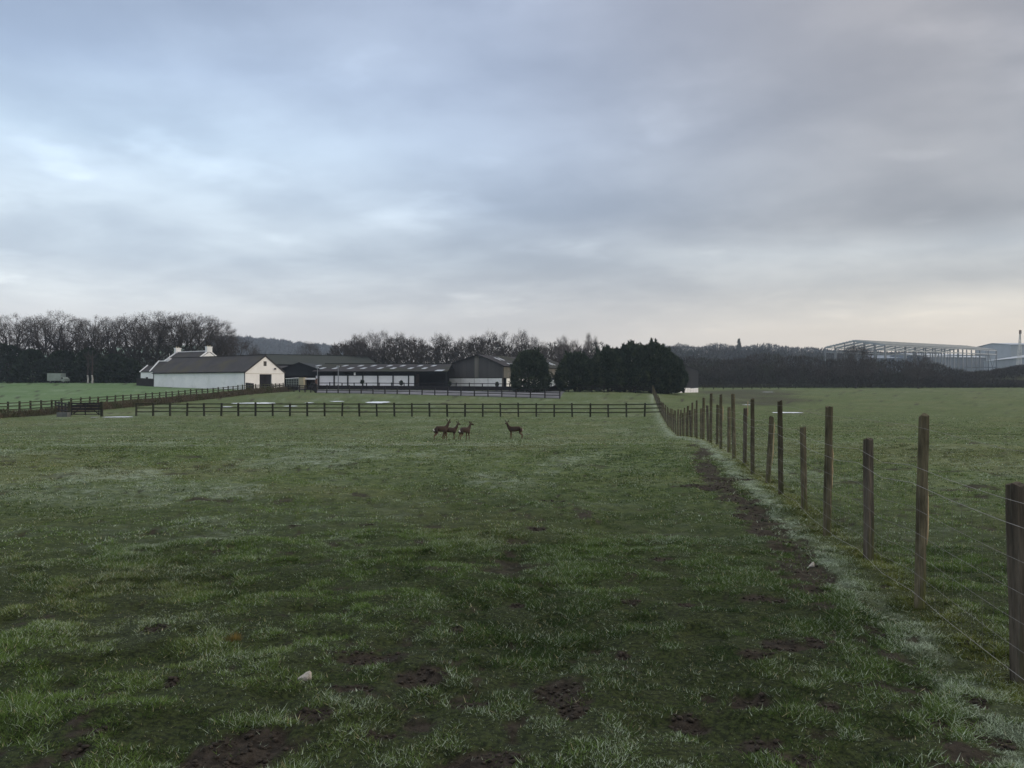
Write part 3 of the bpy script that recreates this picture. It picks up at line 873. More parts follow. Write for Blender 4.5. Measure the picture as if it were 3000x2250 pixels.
# ---- small white cottage left of the barn ------------------------------------------
def cottage():
    O = at(441, 1092, 182); O.z = 1.5
    F = Fr(O, (.93, -.36))
    e = at(441, 1088, 182).z - 1.5
    r = at(441, 1061, 185).z - 1.5
    L, Wd = 7.5, 5.0
    root = thing('cottage', 'small white cottage with white roof copings at the left end of the barn', 'house', O)
    mb = MB()
    mb.holed(F.P(0, 0, -.5), F.u, -F.w, [(0, 0), (L, 0), (L, e + .5), (0, e + .5)], [], .3)
    mb.holed(F.P(0, Wd, -.5), F.u, F.w, [(0, 0), (L, 0), (L, e + .5), (0, e + .5)], [], .3)
    mb.holed(F.P(.3, .3, -.5), F.w, F.u, [(0, 0), (Wd - .6, 0), (Wd - .6, e + .6), (Wd / 2 - .3, r + .4), (0, e + .6)], [], .3)
    mb.holed(F.P(L, .3, -.5), F.w, F.u, [(0, 0), (Wd - .6, 0), (Wd - .6, e + .6), (Wd / 2 - .3, r + .4), (0, e + .6)], [], .3)
    part('wall', mb, M['white_render'], root)
    mb = MB(); roof_gable(mb, F, L, Wd, e, r, .2, .1)
    rf = part('roof', mb, M['slate'], root)
    mb = MB(); mb.bar(F.P(0, -.25, e - .05), F.P(0, Wd / 2, r + .28), .26, .2); mb.bar(F.P(0, Wd + .25, e - .05), F.P(0, Wd / 2, r + .28), .26, .2)
    part('skew_coping', mb, M['white_paint'], rf)
    mb = MB(); mb.bar(F.P(0, Wd / 2, r + .22), F.P(2.6, Wd / 2, r + .22), .3, .2)
    part('ridge_coping', mb, M['white_paint'], rf)
    mb = MB(); mb.box(F.P(2.9, Wd / 2, r + .45), (.5, .7, .8), math.atan2(F.u.y, F.u.x))
    c = part('chimney', mb, M['white_paint'], root)
    mb = MB(); mb.tube([F.P(2.9, Wd / 2, r + .85), F.P(2.9, Wd / 2, r + 1.9)], .04, 5)
    part('aerial', mb, M['white_paint'], c)
    # lower wing
    F2 = Fr(F.P(-3.3, .5, 0), F.u)
    L2, W2, e2, r2 = 3.3, 4.0, e * .98, at(400, 1073, 184).z - 1.5
    mb = MB()
    mb.holed(F2.P(0, 0, -.5), F2.u, -F2.w, [(0, 0), (L2 - .01, 0), (L2 - .01, e2 + .5), (0, e2 + .5)], [[(1.3, 1.3), (2.1, 1.3), (2.1, 2.1), (1.3, 2.1)]], .3)
    mb.holed(F2.P(.3, .3, -.5), F2.w, F2.u, [(0, 0), (W2 - .6, 0), (W2 - .6, e2 + .6), (W2 / 2 - .3, r2 + .4), (0, e2 + .6)], [], .3)
    part('wing_wall', mb, M['white_render'], root)
    mb = MB(); mb.holed(F2.P(1.3, .15, .8), F2.u, -F2.w, [(0, 0), (.8, 0), (.8, .8), (0, .8)], [], .04)
    part('window', mb, M['glass_dark'], root)
    mb = MB(); mb.slab([F2.P(-.1, -.2, e2 - .02), F2.P(L2, -.2, e2 - .02), F2.P(L2, W2 / 2, r2 + .12), F2.P(-.1, W2 / 2, r2 + .12)], .13)
    mb.slab([F2.P(-.1, W2 + .2, e2 - .02), F2.P(L2, W2 + .2, e2 - .02), F2.P(L2, W2 / 2, r2 + .12), F2.P(-.1, W2 / 2, r2 + .12)], .13)
    rf = part('wing_roof', mb, M['slate'], root)
    mb = MB(); mb.bar(F2.P(0, -.25, e2 - .05), F2.P(0, W2 / 2, r2 + .25), .24, .18)
    part('skew_coping', mb, M['white_paint'], rf)
cottage()

def board_fence():
    p, q = on(400, 176), on(451, 170.5)
    root = thing('board_fence', 'dark board fence between the trees and the left end of the white barn', 'fence', p)
    n = 26
    for k in range(n):
        a = p.lerp(q, (k + .04) / n); b = p.lerp(q, (k + .96) / n)
        mb = MB(); za = g(a.x, a.y)
        mb.bar((a.x, a.y, za + .75 + .01 * (k % 2)), (b.x, b.y, g(b.x, b.y) + .75 + .01 * (k % 2)), .04, 1.7)
        part('board', mb, M['rail_dark'], root)
board_fence()

# ---- long dark-roofed shed at the back ---------------------------------------------------
def back_shed():
    a, b = at(757, 1040, 212), at(1070, 1049, 226)
    O = Vector((a.x, a.y, 1.2)); u = (b - a); L = Vector((u.x, u.y, 0)).length
    F = Fr(O, u)
    r = a.z - 1.2; Wd = 20; e = r - 2.6
    F = Fr(F.P(0, -Wd / 2, 0), u)
    root = thing('long_shed', 'long dark green-roofed shed behind the white barn gable', 'shed', F.O)
    mb = MB()
    for bb in (0, Wd - .2):
        mb.holed(F.P(0, bb, -.5), F.u, -F.w, [(0, 0), (L, 0), (L, e + .5), (0, e + .5)], [], .2)
    for aa in (.2, L):
        mb.holed(F.P(aa, .2, -.5), F.w, F.u, [(0, 0), (Wd - .4, 0), (Wd - .4, e + .5), (Wd / 2 - .2, r + .4), (0, e + .5)], [], .2)
    part('wall', mb, M['dark_sheet'], root)
    mb = MB(); roof_gable(mb, F, L, Wd, e, r, .3, .3)
    rf = part('roof', mb, M['moss_roof'], root)
    mb = MB(); mb.bar(F.P(-.3, Wd / 2, r + .2), F.P(L + .3, Wd / 2, r + .2), .5, .16)
    part('ridge_cap', mb, M['moss_roof'], rf)
    # lower lean-to roof in front of it
    mb = MB()
    mb.slab([F.P(-2, -6.5, e - 1.6), F.P(L + 6, -6.5, e - 1.6), F.P(L + 6, -.1, e - .25), F.P(-2, -.1, e - .25)], .15)
    part('lean_to_roof', mb, M['roof_sheet'], root)
    mb = MB()
    mb.holed(F.P(-2, -6.2, -.5), F.u, -F.w, [(0, 0), (L + 8, 0), (L + 8, e - 1.25), (0, e - 1.25)], [], .15)
    part('lean_to_wall', mb, M['dark_sheet'], root)
back_shed()

# ---- dark gable shed ------------------------------------------------------------------------
def dark_shed():
    Y = 166
    xl, xr = at(820, 1090, Y).x, at(934, 1090, Y).x
    O = Vector((xl, Y, .6)); F = Fr(O, (1, 0))
    Wd = xr - xl; e = at(0, 1083, Y).z - .6; r = at(0, 1063, Y).z - .6; D = 22
    root = thing('dark_gable_shed', 'black-clad gabled shed between the white barn and the long stable', 'shed', O)
    mb = MB()
    opening = [(1.0, .05), (Wd - 1.0, .05), (Wd - 1.0, 2.6), (1.0, 2.6)]
    mb.holed(F.P(0, 0, -.5), F.u, -F.w, [(0, 0), (Wd, 0), (Wd, e + .5), (Wd / 2, r + .5), (0, e + .5)], [[(a, b + .5) for a, b in opening]], .15)
    part('gable_wall', mb, M['dark_sheet'], root)
    mb = MB()
    for a in (.15, Wd):
        mb.holed(F.P(a, .15, -.5), F.w, F.u, [(0, 0), (D, 0), (D, e + .5), (0, e + .5)], [], .15)
    mb.holed(F.P(.15, D, -.5), F.u, F.w, [(0, 0), (Wd - .3, 0), (Wd - .3, e + .5), (Wd / 2 - .15, r + .4), (0, e + .5)], [], .15)
    part('side_wall', mb, M['dark_sheet'], root)
    F2 = Fr(F.P(0, D, 0), -F.w)   # ridge running away from the viewer
    mb = MB()
    for s in (0, 1):
        be = -.35 if s == 0 else Wd + .35
        he = e - (r - e) / (Wd / 2) * .35
        mb.slab([F.P(be, -.3, he + .12), F.P(be, D + .3, he + .12), F.P(Wd / 2, D + .3, r + .12), F.P(Wd / 2, -.3, r + .12)], .12)
    part('roof', mb, M['dark_sheet'], root)
    mb = MB()
    mb.box(F.P(Wd / 2, .35, 1.3), (Wd - 2.2, .05, 2.5))
    part('sliding_door', mb, M['door_dark'], root)
dark_shed()

# ---- long stable with white panels -------------------------------------------------------------
def stable():
    Y = 165
    X = lambda sx: at(sx, 0, Y).x
    z0 = .35
    x0, x1 = X(922), X(1309)
    Zt, Zb, Ze, Zr = at(0, 1101, Y).z, at(0, 1131, Y).z, at(0, 1088.5, Y).z, at(0, 1066, Y + 11).z
    root = thing('long_stable', 'long low stable with pale skylights and white wall panels between dark posts', 'stable', (x0, Y, z0))
    xp = [X(q) for q in (924, 934, 979, 1019, 1063, 1107, 1151.5, 1197, 1215)]
    for a, b in zip(xp[:-1], xp[1:]):
        mb = MB(); mb.box(((a + b) / 2, Y + .1, (Zt + Zb) / 2), (b - a - .16, .12, Zt - Zb))
        part('wall_panel', mb, M['panel_white'], root)
    for q in xp[1:]:
        mb = MB(); mb.box((q, Y, (Ze + z0) / 2 - .2), (.24, .24, Ze - z0 + .4))
        part('post', mb, M['dark_sheet'], root)
    mb = MB(); mb.box(((x0 + xp[-1]) / 2, Y + .22, (z0 + Zb) / 2 - .2), (xp[-1] - x0, .12, Zb - z0 + .4))
    part('plinth', mb, M['kickboard'], root)
    mb = MB(); mb.box(((x0 + xp[-1]) / 2, Y + .26, (Ze + Zt) / 2 + .05), (xp[-1] - x0, .08, Ze - Zt - .1))
    part('dark_band', mb, M['dark_sheet'], root)  # plain dark strip between the panels and the eaves
    # open dark bay at the right
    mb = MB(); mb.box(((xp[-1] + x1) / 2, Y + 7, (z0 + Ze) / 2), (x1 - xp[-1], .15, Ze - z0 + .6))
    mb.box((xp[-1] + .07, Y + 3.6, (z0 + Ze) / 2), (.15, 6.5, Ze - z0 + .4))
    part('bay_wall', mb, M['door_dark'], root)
    mb = MB(); mb.box((x1 - .15, Y + .1, (z0 + Ze) / 2), (.3, .3, Ze - z0 + .2)); mb.box(((xp[-1] + x1) / 2, Y + .1, Ze - .25), (x1 - xp[-1] - .5, .2, .5))
    part('bay_frame', mb, M['dark_sheet'], root)
    D = 11
    mb = MB()
    mb.slab([(x0 - .4, Y - .6, Ze + .06), (x1 + .2, Y - .6, Ze + .06), (x1 + .2, Y + D, Zr), (x0 - .4, Y + D, Zr)], .14)
    mb.slab([(x0 - .4, Y + 2 * D, Ze + .06), (x1 + .2, Y + 2 * D, Ze + .06), (x1 + .2, Y + D, Zr), (x0 - .4, Y + D, Zr)], .14)
    rf = part('roof', mb, M['roof_sheet'], root)
    mb = MB(); mb.bar((x0 - .4, Y + D, Zr + .05), (x1 + .2, Y + D, Zr + .05), .5, .14)
    part('ridge_cap', mb, M['moss_roof'], rf)
    mb = MB(); mb.box(((x0 + x1) / 2, Y + 2 * D - .3, (z0 + Ze) / 2), (x1 - x0, .15, Ze - z0 + .4))
    mb.box((x0 + .05, Y + D, (z0 + Ze) / 2), (.1, 2 * D - 1, Ze - z0 + .3))
    part('back_wall', mb, M['dark_sheet'], root)
    sl = lambda t: Vector((0, Y - .6 + t * (D + .6), Ze + .06 + t * (Zr - Ze - .06)))
    nrm = Vector((0, -(Zr - Ze), D)).normalized()
    def light(sx, sy, w):
        # position on the roof plane seen at (sx, sy)
        for t in np.linspace(0, 1, 200):
            p = sl(t)
            if 1125 - (p.z - EYE) / p.y * FPX <= sy: break
        x = (sx - 1500) / FPX * p.y
        k = w / 2 / FPX * p.y
        mb = MB()
        t2 = min(t + .17, .98); p2 = sl(t2)
        a = [Vector((x - k, p.y, p.z)), Vector((x + k, p.y, p.z)), Vector((x + k + .5, p2.y, p2.z)), Vector((x - k + .5, p2.y, p2.z))]
        mb.hexa([q + nrm * .006 for q in a], [q + nrm * .04 for q in a])
        part('skylight', mb, M['skylight'], rf)
    for sx in (938, 976, 1021, 1059, 1108, 1147, 1198, 1239): light(sx, 1081, 11)
    for sx in (925, 1005, 1051, 1089, 1136, 1175, 1226, 1266): light(sx, 1073.5, 10)
    light(1283, 1088, 22)
    mb = MB(); mb.box((X(1040), Y - .25, at(0, 1095.5, Y).z), (.32, .22, .55))
    part('wall_lamp', mb, M['white_paint'], root)
stable()

# ---- big boarded shed -----------------------------------------------------------------------------
def big_shed():
    u = Vector((.45, .893, 0))                          # long axis, running away to the right
    C = Vector((at(1474.6, 0, 176).x, 176, .45))        # near right corner
    F = Fr(C, u)                                        # w points to the left
    Wd, L = 14.0, 36.0
    e = at(0, 1071, 176).z - .45; r = e + 2.35
    root = thing('boarded_shed', 'big shed with a grey boarded gable above four white panels', 'shed', C)
    ba = Wd * .43
    top = lambda b: e + (r - e) * (1 - (ba - b) / ba if b < ba else 1 - (b - ba) / (Wd - ba)) ** .85
    Zt = at(0, 1107, 178).z - .45; Zb = at(0, 1137, 178).z - .45
    n = 14
    for k in range(n):                                  # upright boards of the gable
        b0, b1 = Wd * k / n + .015, Wd * (k + 1) / n - .015
        d = .03 * (k % 3)
        mb = MB()
        mb.hexa([F.P(d, b0, Zt + .04), F.P(d + .08, b0, Zt + .04), F.P(d + .08, b1, Zt + .04), F.P(d, b1, Zt + .04)],
                [F.P(d, b0, top(b0) - .05), F.P(d + .08, b0, top(b0) - .05), F.P(d + .08, b1, top(b1) - .05), F.P(d, b1, top(b1) - .05)])
        part('board', mb, M['shed_board'] if k not in (6,) else M['tan_board'], root, label='paler weathered board' if k == 6 else None)
    mb = MB(); mb.holed(F.P(.35, .2, -.5), F.w, -F.u, [(0, 0), (Wd - .4, 0), (Wd - .4, e + .4), (ba - .2, r + .3), (0, e + .4)], [], .1)
    part('inner_gable', mb, M['door_dark'], root)
    for k in range(4):
        b0, b1 = .35 + (Wd - .55) * k / 4 + .06, .35 + (Wd - .55) * (k + 1) / 4 - .06
        mb = MB()
        mb.hexa([F.P(.0, b0, Zb), F.P(.12, b0, Zb), F.P(.12, b1, Zb), F.P(.0, b1, Zb)], [F.P(.0, b0, Zt - .1), F.P(.12, b0, Zt - .1), F.P(.12, b1, Zt - .1), F.P(.0, b1, Zt - .1)])
        part('wall_panel', mb, M['white_paint'], root)
    mb = MB(); mb.hexa([F.P(.02, 0, -.5), F.P(.3, 0, -.5), F.P(.3, Wd, -.5), F.P(.02, Wd, -.5)], [F.P(.02, 0, Zb - .02), F.P(.3, 0, Zb - .02), F.P(.3, Wd, Zb - .02), F.P(.02, Wd, Zb - .02)])
    part('plinth', mb, M['kickboard'], root)
    for b in (.12, Wd - .12):
        mb = MB(); mb.bar(F.P(-.08, b, -.5), F.P(-.08, b, e - .1), .22, .22, up=F.u)
        part('corner_post', mb, M['shed_board'], root)
    # side: tan boards above a pale wall
    m = 14
    for k in range(m):
        a0, a1 = .3 + (L - .3) * k / m + .02, .3 + (L - .3) * (k + 1) / m - .02
        mb = MB(); d = -.03 * (k % 2)
        mb.hexa([F.P(a0, d, Zt), F.P(a1, d, Zt), F.P(a1, d + .08, Zt), F.P(a0, d + .08, Zt)], [F.P(a0, d, e - .3), F.P(a1, d, e - .3), F.P(a1, d + .08, e - .3), F.P(a0, d + .08, e - .3)])
        part('side_board', mb, M['tan_board'], root)
    mb = MB(); mb.hexa([F.P(1.6, .02, -.5), F.P(L, .02, -.5), F.P(L, .16, -.5), F.P(1.6, .16, -.5)], [F.P(1.6, .02, Zt - .12), F.P(L, .02, Zt - .12), F.P(L, .16, Zt - .12), F.P(1.6, .16, Zt - .12)])
    part('side_wall', mb, M['cream_render'], root)
    mb = MB()
    mb.holed(F.P(.5, Wd, -.5), F.u, F.w, [(0, 0), (L - .5, 0), (L - .5, e + .3), (0, e + .3)], [], .1)
    mb.holed(F.P(L - .1, .2, -.5), F.w, F.u, [(0, 0), (Wd - .4, 0), (Wd - .4, e + .4), (ba - .2, r + .3), (0, e + .4)], [], .1)
    part('back_wall', mb, M['shed_board'], root)
    mb = MB()
    bs = np.linspace(-.5, Wd + .5, 17)
    hh = lambda b: top(min(max(b, 0), Wd)) - (max(-b, b - Wd, 0)) * .35
    for b0, b1 in zip(bs[:-1], bs[1:]):
        mb.slab([F.P(-.5, b0, hh(b0) + .1), F.P(L + .4, b0, hh(b0) + .1), F.P(L + .4, b1, hh(b1) + .1), F.P(-.5, b1, hh(b1) + .1)], .12)
    rf = part('roof', mb, M['roof_sheet'], root)
    for a in (3.5, 5.2, 12, 20, 21.5, 28, 29.5):
        b0, b1 = (.2, 4.2) if a in (3.5, 5.2) else (1.2, 3.2)
        q = [F.P(a, b0, hh(b0) + .108), F.P(a + .9, b0, hh(b0) + .108), F.P(a + .9, b1, hh(b1) + .108), F.P(a, b1, hh(b1) + .108)]
        mb = MB(); mb.hexa(q, [p + Vector((0, 0, .05)) for p in q])
        part('skylight', mb, M['skylight'], rf)
big_shed()

# ---- things in front of the big shed, between the cypresses ---------------------------------------
def hut(name, label, sx0, sx1, sy_e, sy_r, Y, wallm, roofm, cat='shed', dpt=4.0, open_front=False):
    p = on(sx0, Y); q = on(sx1, Y)
    z0 = min(p.z, q.z) - .1
    F = Fr(Vector((p.x, Y, z0)), (1, 0))
    Wd = q.x - p.x; e = at(0, sy_e, Y).z - z0; r = at(0, sy_r, Y).z - z0
    root = thing(name, label, cat, F.O)
    mb = MB()
    hole = [[(Wd * .12, .06), (Wd * .88, .06), (Wd * .88, e * .86), (Wd * .12, e * .86)]] if open_front else []
    mb.holed(F.P(0, 0, 0), F.u, -F.w, [(0, 0), (Wd, 0), (Wd, e), (Wd / 2, r), (0, e)], hole, .1)
    mb.holed(F.P(0, dpt, 0), F.u, F.w, [(0, 0), (Wd, 0), (Wd, e), (Wd / 2, r), (0, e)], [], .1)
    for a in (.1, Wd):
        mb.holed(F.P(a, .1, 0), F.w, F.u, [(0, 0), (dpt - .2, 0), (dpt - .2, e - .02), (0, e - .02)], [], .1)
    part('wall', mb, M[wallm], root)
    mb = MB()
    for s in (0, 1):
        be = -.2 if s == 0 else Wd + .2
        he = e - (r - e) / (Wd / 2) * .2
        mb.slab([F.P(be, -.2, he + .1), F.P(be, dpt + .2, he + .1), F.P(Wd / 2, dpt + .2, r + .1), F.P(Wd / 2, -.2, r + .1)], .1)
    part('roof', mb, M[roofm], root)
    return root
hut('cream_shed', 'small cream-walled shed with a dark roof seen between the two single cypress trees', 1600, 1644, 1122, 1108, 158, 'cream_render', 'dark_sheet')
hut('dark_hut', 'low dark hut standing in front of the cream shed between the cypress trees', 1622, 1662, 1133, 1122, 146, 'rust', 'dark_sheet', open_front=True)
hut('field_shelter', 'low brown field shelter beside the far end of the arena', 1578, 1617, 1138, 1131, 143, 'rust', 'rail_dark', open_front=True)
hut('grey_barn', 'plain grey-brown barn showing behind the right edge of the cypress clump', 1925, 2046, 1086, 1064, 196, 'shed_board', 'roof_sheet', 'barn', 14)
hut('pale_outbuilding', 'pale outbuilding glimpsed under the left cypress tree', 1528, 1574, 1137, 1128, 160, 'cream_render', 'roof_sheet')
hut('yellow_outbuilding', 'small yellowish building glimpsed through the foot of the second cypress', 1680, 1708, 1132, 1124, 150, 'tan_paint', 'rail_dark')

def white_barrier():
    p, q = on(1970, 150), on(2044, 166)
    root = thing('white_barrier', 'low bright white barrier wall in front of the grey barn right of the cypress clump', 'barrier', p)
    n = 9
    for k in range(n):
        a, b = p.lerp(q, (k + .03) / n), p.lerp(q, (k + .97) / n)
        z = g(a.x, a.y)
        h = .78 + .10 * R.random()
        mb = MB(); mb.bar((a.x, a.y, z + h / 2 - .1), (b.x, b.y, g(b.x, b.y) + h / 2 - .1), .25, h + .2)
        part('panel', mb, M['white_paint'], root)
white_barrier()

# ---- new steel frame, sheds behind it, crane ---------------------------------------------------------
def steel_frame():
    z0 = 1.6
    A = at(2592, 1100, 345); B = at(2919, 1100, 400); A.z = B.z = z0
    u = B - A; L = u.length
    F = Fr(A, u)                       # w points away from the viewer
    root = thing('steel_frame', 'new steel building frame without walls rising behind the thicket', 'building frame', A)
    e = 17.7 - z0
    D = 28.0; r = e + 2.4
    nb = 12
    c = .42
    for row, b in enumerate((0, D * .5, D)):
        for k in range(nb + 1):
            a = L * k / nb
            mb = MB(); hgt = e if b != D * .5 else r
            mb.bar(F.P(a, b, -1), F.P(a, b, hgt), c, c, up=F.u)
            part('column', mb, M['steel'], root)
    for k in range(nb + 1):
        a = L * k / nb
        for b0, h0, b1, h1 in ((0, e, D / 2, r), (D / 2, r, D, e)):
            mb = MB(); mb.bar(F.P(a, b0, h0), F.P(a, b1, h1), .28, .7)
            part('rafter', mb, M['steel_light'], root)
    for b, h in ((0, e), (0, e - 1.9), (0, e * .28), (D, e), (D, e - 1.9), (D / 2, r)):
        mb = MB(); mb.bar(F.P(0, b, h), F.P(L, b, h), .3, .45)
        part('eaves_beam', mb, M['steel_light'], root)
    for a in (0, L):
        for h in (e - 1.9, e * .5):
            mb = MB(); mb.bar(F.P(a, 0, h), F.P(a, D, h), .3, .4)
            part('gable_beam', mb, M['steel'], root)
        for b in (D * .17, D * .34, D * .66, D * .83):
            mb = MB(); mb.bar(F.P(a, b, -1), F.P(a, b, e + (r - e) * (1 - abs(b - D / 2) / (D / 2))), .3, .3, up=F.u)
            part('gable_post', mb, M['steel'], root)
    for k in range(9):
        b = D / 2 * (k + .5) / 9
        h = e + (r - e) * (b / (D / 2)) + .5
        for bb in (b, D - b):
            mb = MB(); mb.bar(F.P(0, bb, h), F.P(L, bb, h), .17, .2)
            part('purlin', mb, M['steel_light'], root)
    for k0 in (1, 5, 9, 11):
        for a0, a1 in ((L * k0 / nb, L * (k0 + 1) / nb), (L * (k0 + 1) / nb, L * k0 / nb)):
            mb = MB(); mb.bar(F.P(a0, .05 if a0 < a1 else -.3, .5), F.P(a1, .05 if a0 < a1 else -.3, e - 2), .16, .16)
            part('brace', mb, M['steel'], root)
steel_frame()

def clad_shed(name, label, sx0, sx1, Y0, Y1, sy_e, sy_r, wallm, roofm, dpt=30, openings=()):
    p, q = at(sx0, 0, Y0), at(sx1, 0, Y1)
    z0 = 1.2; p.z = q.z = z0
    F = Fr(p, q - p); L = (q - p).length
    e = at(0, sy_e, (Y0 + Y1) / 2).z - z0; r = at(0, sy_r, (Y0 + Y1) / 2 + dpt / 2).z - z0
    root = thing(name, label, 'warehouse', F.O)
    mb = MB()
    mb.holed(F.P(0, 0, -1), F.u, -F.w, [(0, 0), (L, 0), (L, e + 1), (0, e + 1)], [[(a * L, 1), (b * L, 1), (b * L, h + 1), (a * L, h + 1)] for a, b, h in openings], .2)
    mb.holed(F.P(0, dpt, -1), F.u, F.w, [(0, 0), (L, 0), (L, e + 1), (0, e + 1)], [], .2)
    for a in (.2, L):
        mb.holed(F.P(a, .2, -1), F.w, F.u, [(0, 0), (dpt - .4, 0), (dpt - .4, e + 1), (dpt / 2 - .2, r + .9), (0, e + 1)], [], .2)
    part('wall', mb, M[wallm], root)
    for a, b, h in openings:
        mb = MB(); mb.holed(F.P(a * L, .6, 0), F.u, -F.w, [(0, 0), ((b - a) * L, 0), ((b - a) * L, h), (0, h)], [], .1)
        part('door', mb, M['door_dark'], root)
    mb = MB(); roof_gable(mb, F, L, dpt, e, r, .4, .4, .2)
    part('roof', mb, M[roofm], root)
    return root
clad_shed('blue_warehouse', 'blue-grey clad shed standing behind the steel frame', 2715, 2890, 452, 462, 1047, 1037, 'clad_blue', 'clad_pale', 40, [(.60, .68, 7), (.70, .76, 7)])
clad_shed('low_warehouse', 'long grey-violet shed far behind the middle of the steel frame', 2560, 2735, 470, 470, 1050, 1042, 'clad_blue', 'clad_blue', 30)
clad_shed('pale_warehouse', 'pale blue-roofed shed behind the earth mound at the right edge', 2884, 3062, 430, 345, 1051.5, 1036, 'clad_pale', 'clad_pale', 40)
clad_shed('far_block', 'plain pale grey block building behind the crane', 2961, 3080, 520, 520, 1010, 1006, 'clad_pale', 'clad_pale', 40)

def crane():
    Y = 322
    t = at(2989, 969, Y); bl = at(2975, 1064, Y); br = at(2991, 1066, Y)
    base = Vector((bl.x, Y, 2.0))
    root = thing('crane', 'pale lattice crane mast with a dark tip at the right edge of the photo', 'crane', base)
    apexes = [(Vector((bl.x, Y, 2)), t), (Vector((br.x, Y, 2)), t)]
    legs = []
    for p, q in apexes:
        for dy in (-.7, .7):
            a = p + Vector((0, dy, 0)); b = q + Vector((0, dy * .3, 0))
            mb = MB(); mb.bar(a, b, .16, .16); part('chord', mb, M['crane'], root); legs.append((a, b))
    mb = MB()
    n = 16
    for k in range(n):
        for i, j in ((0, 2), (1, 3), (0, 1), (2, 3)):
            a = legs[i][0].lerp(legs[i][1], k / n); b = legs[j][0].lerp(legs[j][1], (k + 1) / n)
            mb.bar(a, b, .05, .05)
    part('lacing', mb, M['crane'], root)
    mb = MB(); mb.box(t - Vector((0, 0, .5)), (.6, .6, 1.5)); part('tip', mb, M['crane_dark'], root)
    mb = MB(); mb.box((base.x + .8, Y, g(base.x, Y) + 1.2), (4, 3, 2.2)); part('cab', mb, M['crane'], root)
    mb = MB(); mb.box((base.x + .8, Y, g(base.x, Y) + .1), (5, 3.6, 1.0)); part('track', mb, M['rubber'], root)
crane()
# ------------------------------------------------------------------ fences
def unit_box(name, m, sx=1, sy=1, sz=1, z0=0):
    mb = MB(); mb.hexa([(-sx / 2, -sy / 2, z0), (sx / 2, -sy / 2, z0), (sx / 2, sy / 2, z0), (-sx / 2, sy / 2, z0)],
                       [(-sx / 2, -sy / 2, z0 + sz), (sx / 2, -sy / 2, z0 + sz), (sx / 2, sy / 2, z0 + sz), (-sx / 2, sy / 2, z0 + sz)])
    me = mb.mesh(name); me.materials.append(m); return me

def rail_fence(name, label, pts, spacing, hgt, rails, m, post=.14, rail=(.05, .10), lift=0.0, board=None, first=True):
    pts = [Vector((p[0], p[1], 0)) for p in pts]
    seg = [(a, b) for a, b in zip(pts[:-1], pts[1:])]
    P = []
    for a, b in seg:
        n = max(1, round((b - a).length / spacing))
        P += [a.lerp(b, k / n) for k in range(n)]
    P.append(pts[-1])
    P = [Vector((p.x, p.y, g(p.x, p.y) + lift)) for p in P]
    root = thing(name, label, 'fence', P[0])
    pm = unit_box('post', m, post, post, hgt + .35, -.35)
    rm = unit_box('rail', m, 1, 1, 1, -.5)
    for k, p in enumerate(P):
        d = (P[min(k + 1, len(P) - 1)] - P[max(k - 1, 0)])
        inst('post', pm, root, p, (R.uniform(-.035, .035), R.uniform(-.035, .035), math.atan2(d.y, d.x)), (R.uniform(.92, 1.08), 1, R.uniform(.97, 1.05)))
    for a, b in zip(P[:-1], P[1:]):
        d = b - a
        for h in rails:
            side = Vector((d.y, -d.x, 0)).normalized() * (post / 2 + rail[0] / 2 - .004)
            c = (a + b) / 2 + side + Vector((0, 0, h + R.uniform(-.02, .02)))
            rot = d.to_track_quat('X', 'Z').to_euler()
            inst('rail', rm, root, c, rot, (d.length - .012, rail[0], rail[1]))
        if board:
            side = Vector((d.y, -d.x, 0)).normalized() * (post / 2 + .03)
            c = (a + b) / 2 + side + Vector((0, 0, board[0]))
            inst('kick_board', rm, root, c, d.to_track_quat('X', 'Z').to_euler(), (d.length - .012, .04, board[1]))
    return P

RF = [(-37.6 * 80 / 83, 80.0), (14.0, 77.0)]
rail_fence('rail_fence', 'dark three-rail wooden fence running straight across the field behind the deer', RF, 1.66, 1.26, (.43, .79, 1.16), M['rail_wood'], .15, (.05, .10))

LF = [(LP0[0] - LD[0] * 22, LP0[1] - 22), LP0, (LP0[0] + LD[0] * 62, LP0[1] + 62)]
rail_fence('rail_fence', 'long post-and-rail fence on the brown hedge bank, running from the left edge', LF, 1.5, 1.3, (.55, .87, 1.18), M['rail_wood'], .13, (.05, .09), lift=.12)

LE = (LP0[0] + LD[0] * 62, LP0[1] + 62)
rail_fence('yard_fence', 'dark yard rails in front of the cream barn gable', [(-43.5, 139.5), LE, (AR[0].x, AR[0].y + .6)], 1.6, 1.15, (.5, .8, 1.08), M['rail_dark'], .13, (.05, .12))
rail_fence('arena_fence', 'dark near fence of the riding arena, along the top of the paddock', [AR[0], AR[1]], 2.25, 1.25, (.45, .8, 1.16), M['rail_dark'], .13, (.05, .09))
rail_fence('arena_fence', 'dark far arena fence with a thick kick board, below the white panels', [AR[3] + Vector((.5, -.5, 0)), AR[2] + Vector((0, -.5, 0))], 2.4, 1.35, (1.25,), M['kickboard'], .14, (.06, .12), board=(.45, .7))
rail_fence('arena_fence', 'short dark side fence at the left end of the riding arena', [AR[0] + Vector((-.3, .8, 0)), AR[3] + Vector((-.3, -.8, 0))], 2.4, 1.3, (.5, .85, 1.2), M['rail_dark'], .13, (.05, .1))
rail_fence('paddock_fence', 'dark rail fence at the foot of the cypress clump', [on(1665, 139), on(1770, 134), on(1908, 134)], 2.6, 1.15, (.5, .8, 1.08), M['rail_dark'], .12, (.05, .08))
rail_fence('far_fence', 'faint thin fence along the far edge of the right-hand field', [on(2060, 210), on(2330, 236), on(2700, 244), on(3040, 240)], 4.0, 1.2, (.6, 1.1), M['rail_wood'], .16, (.06, .08))

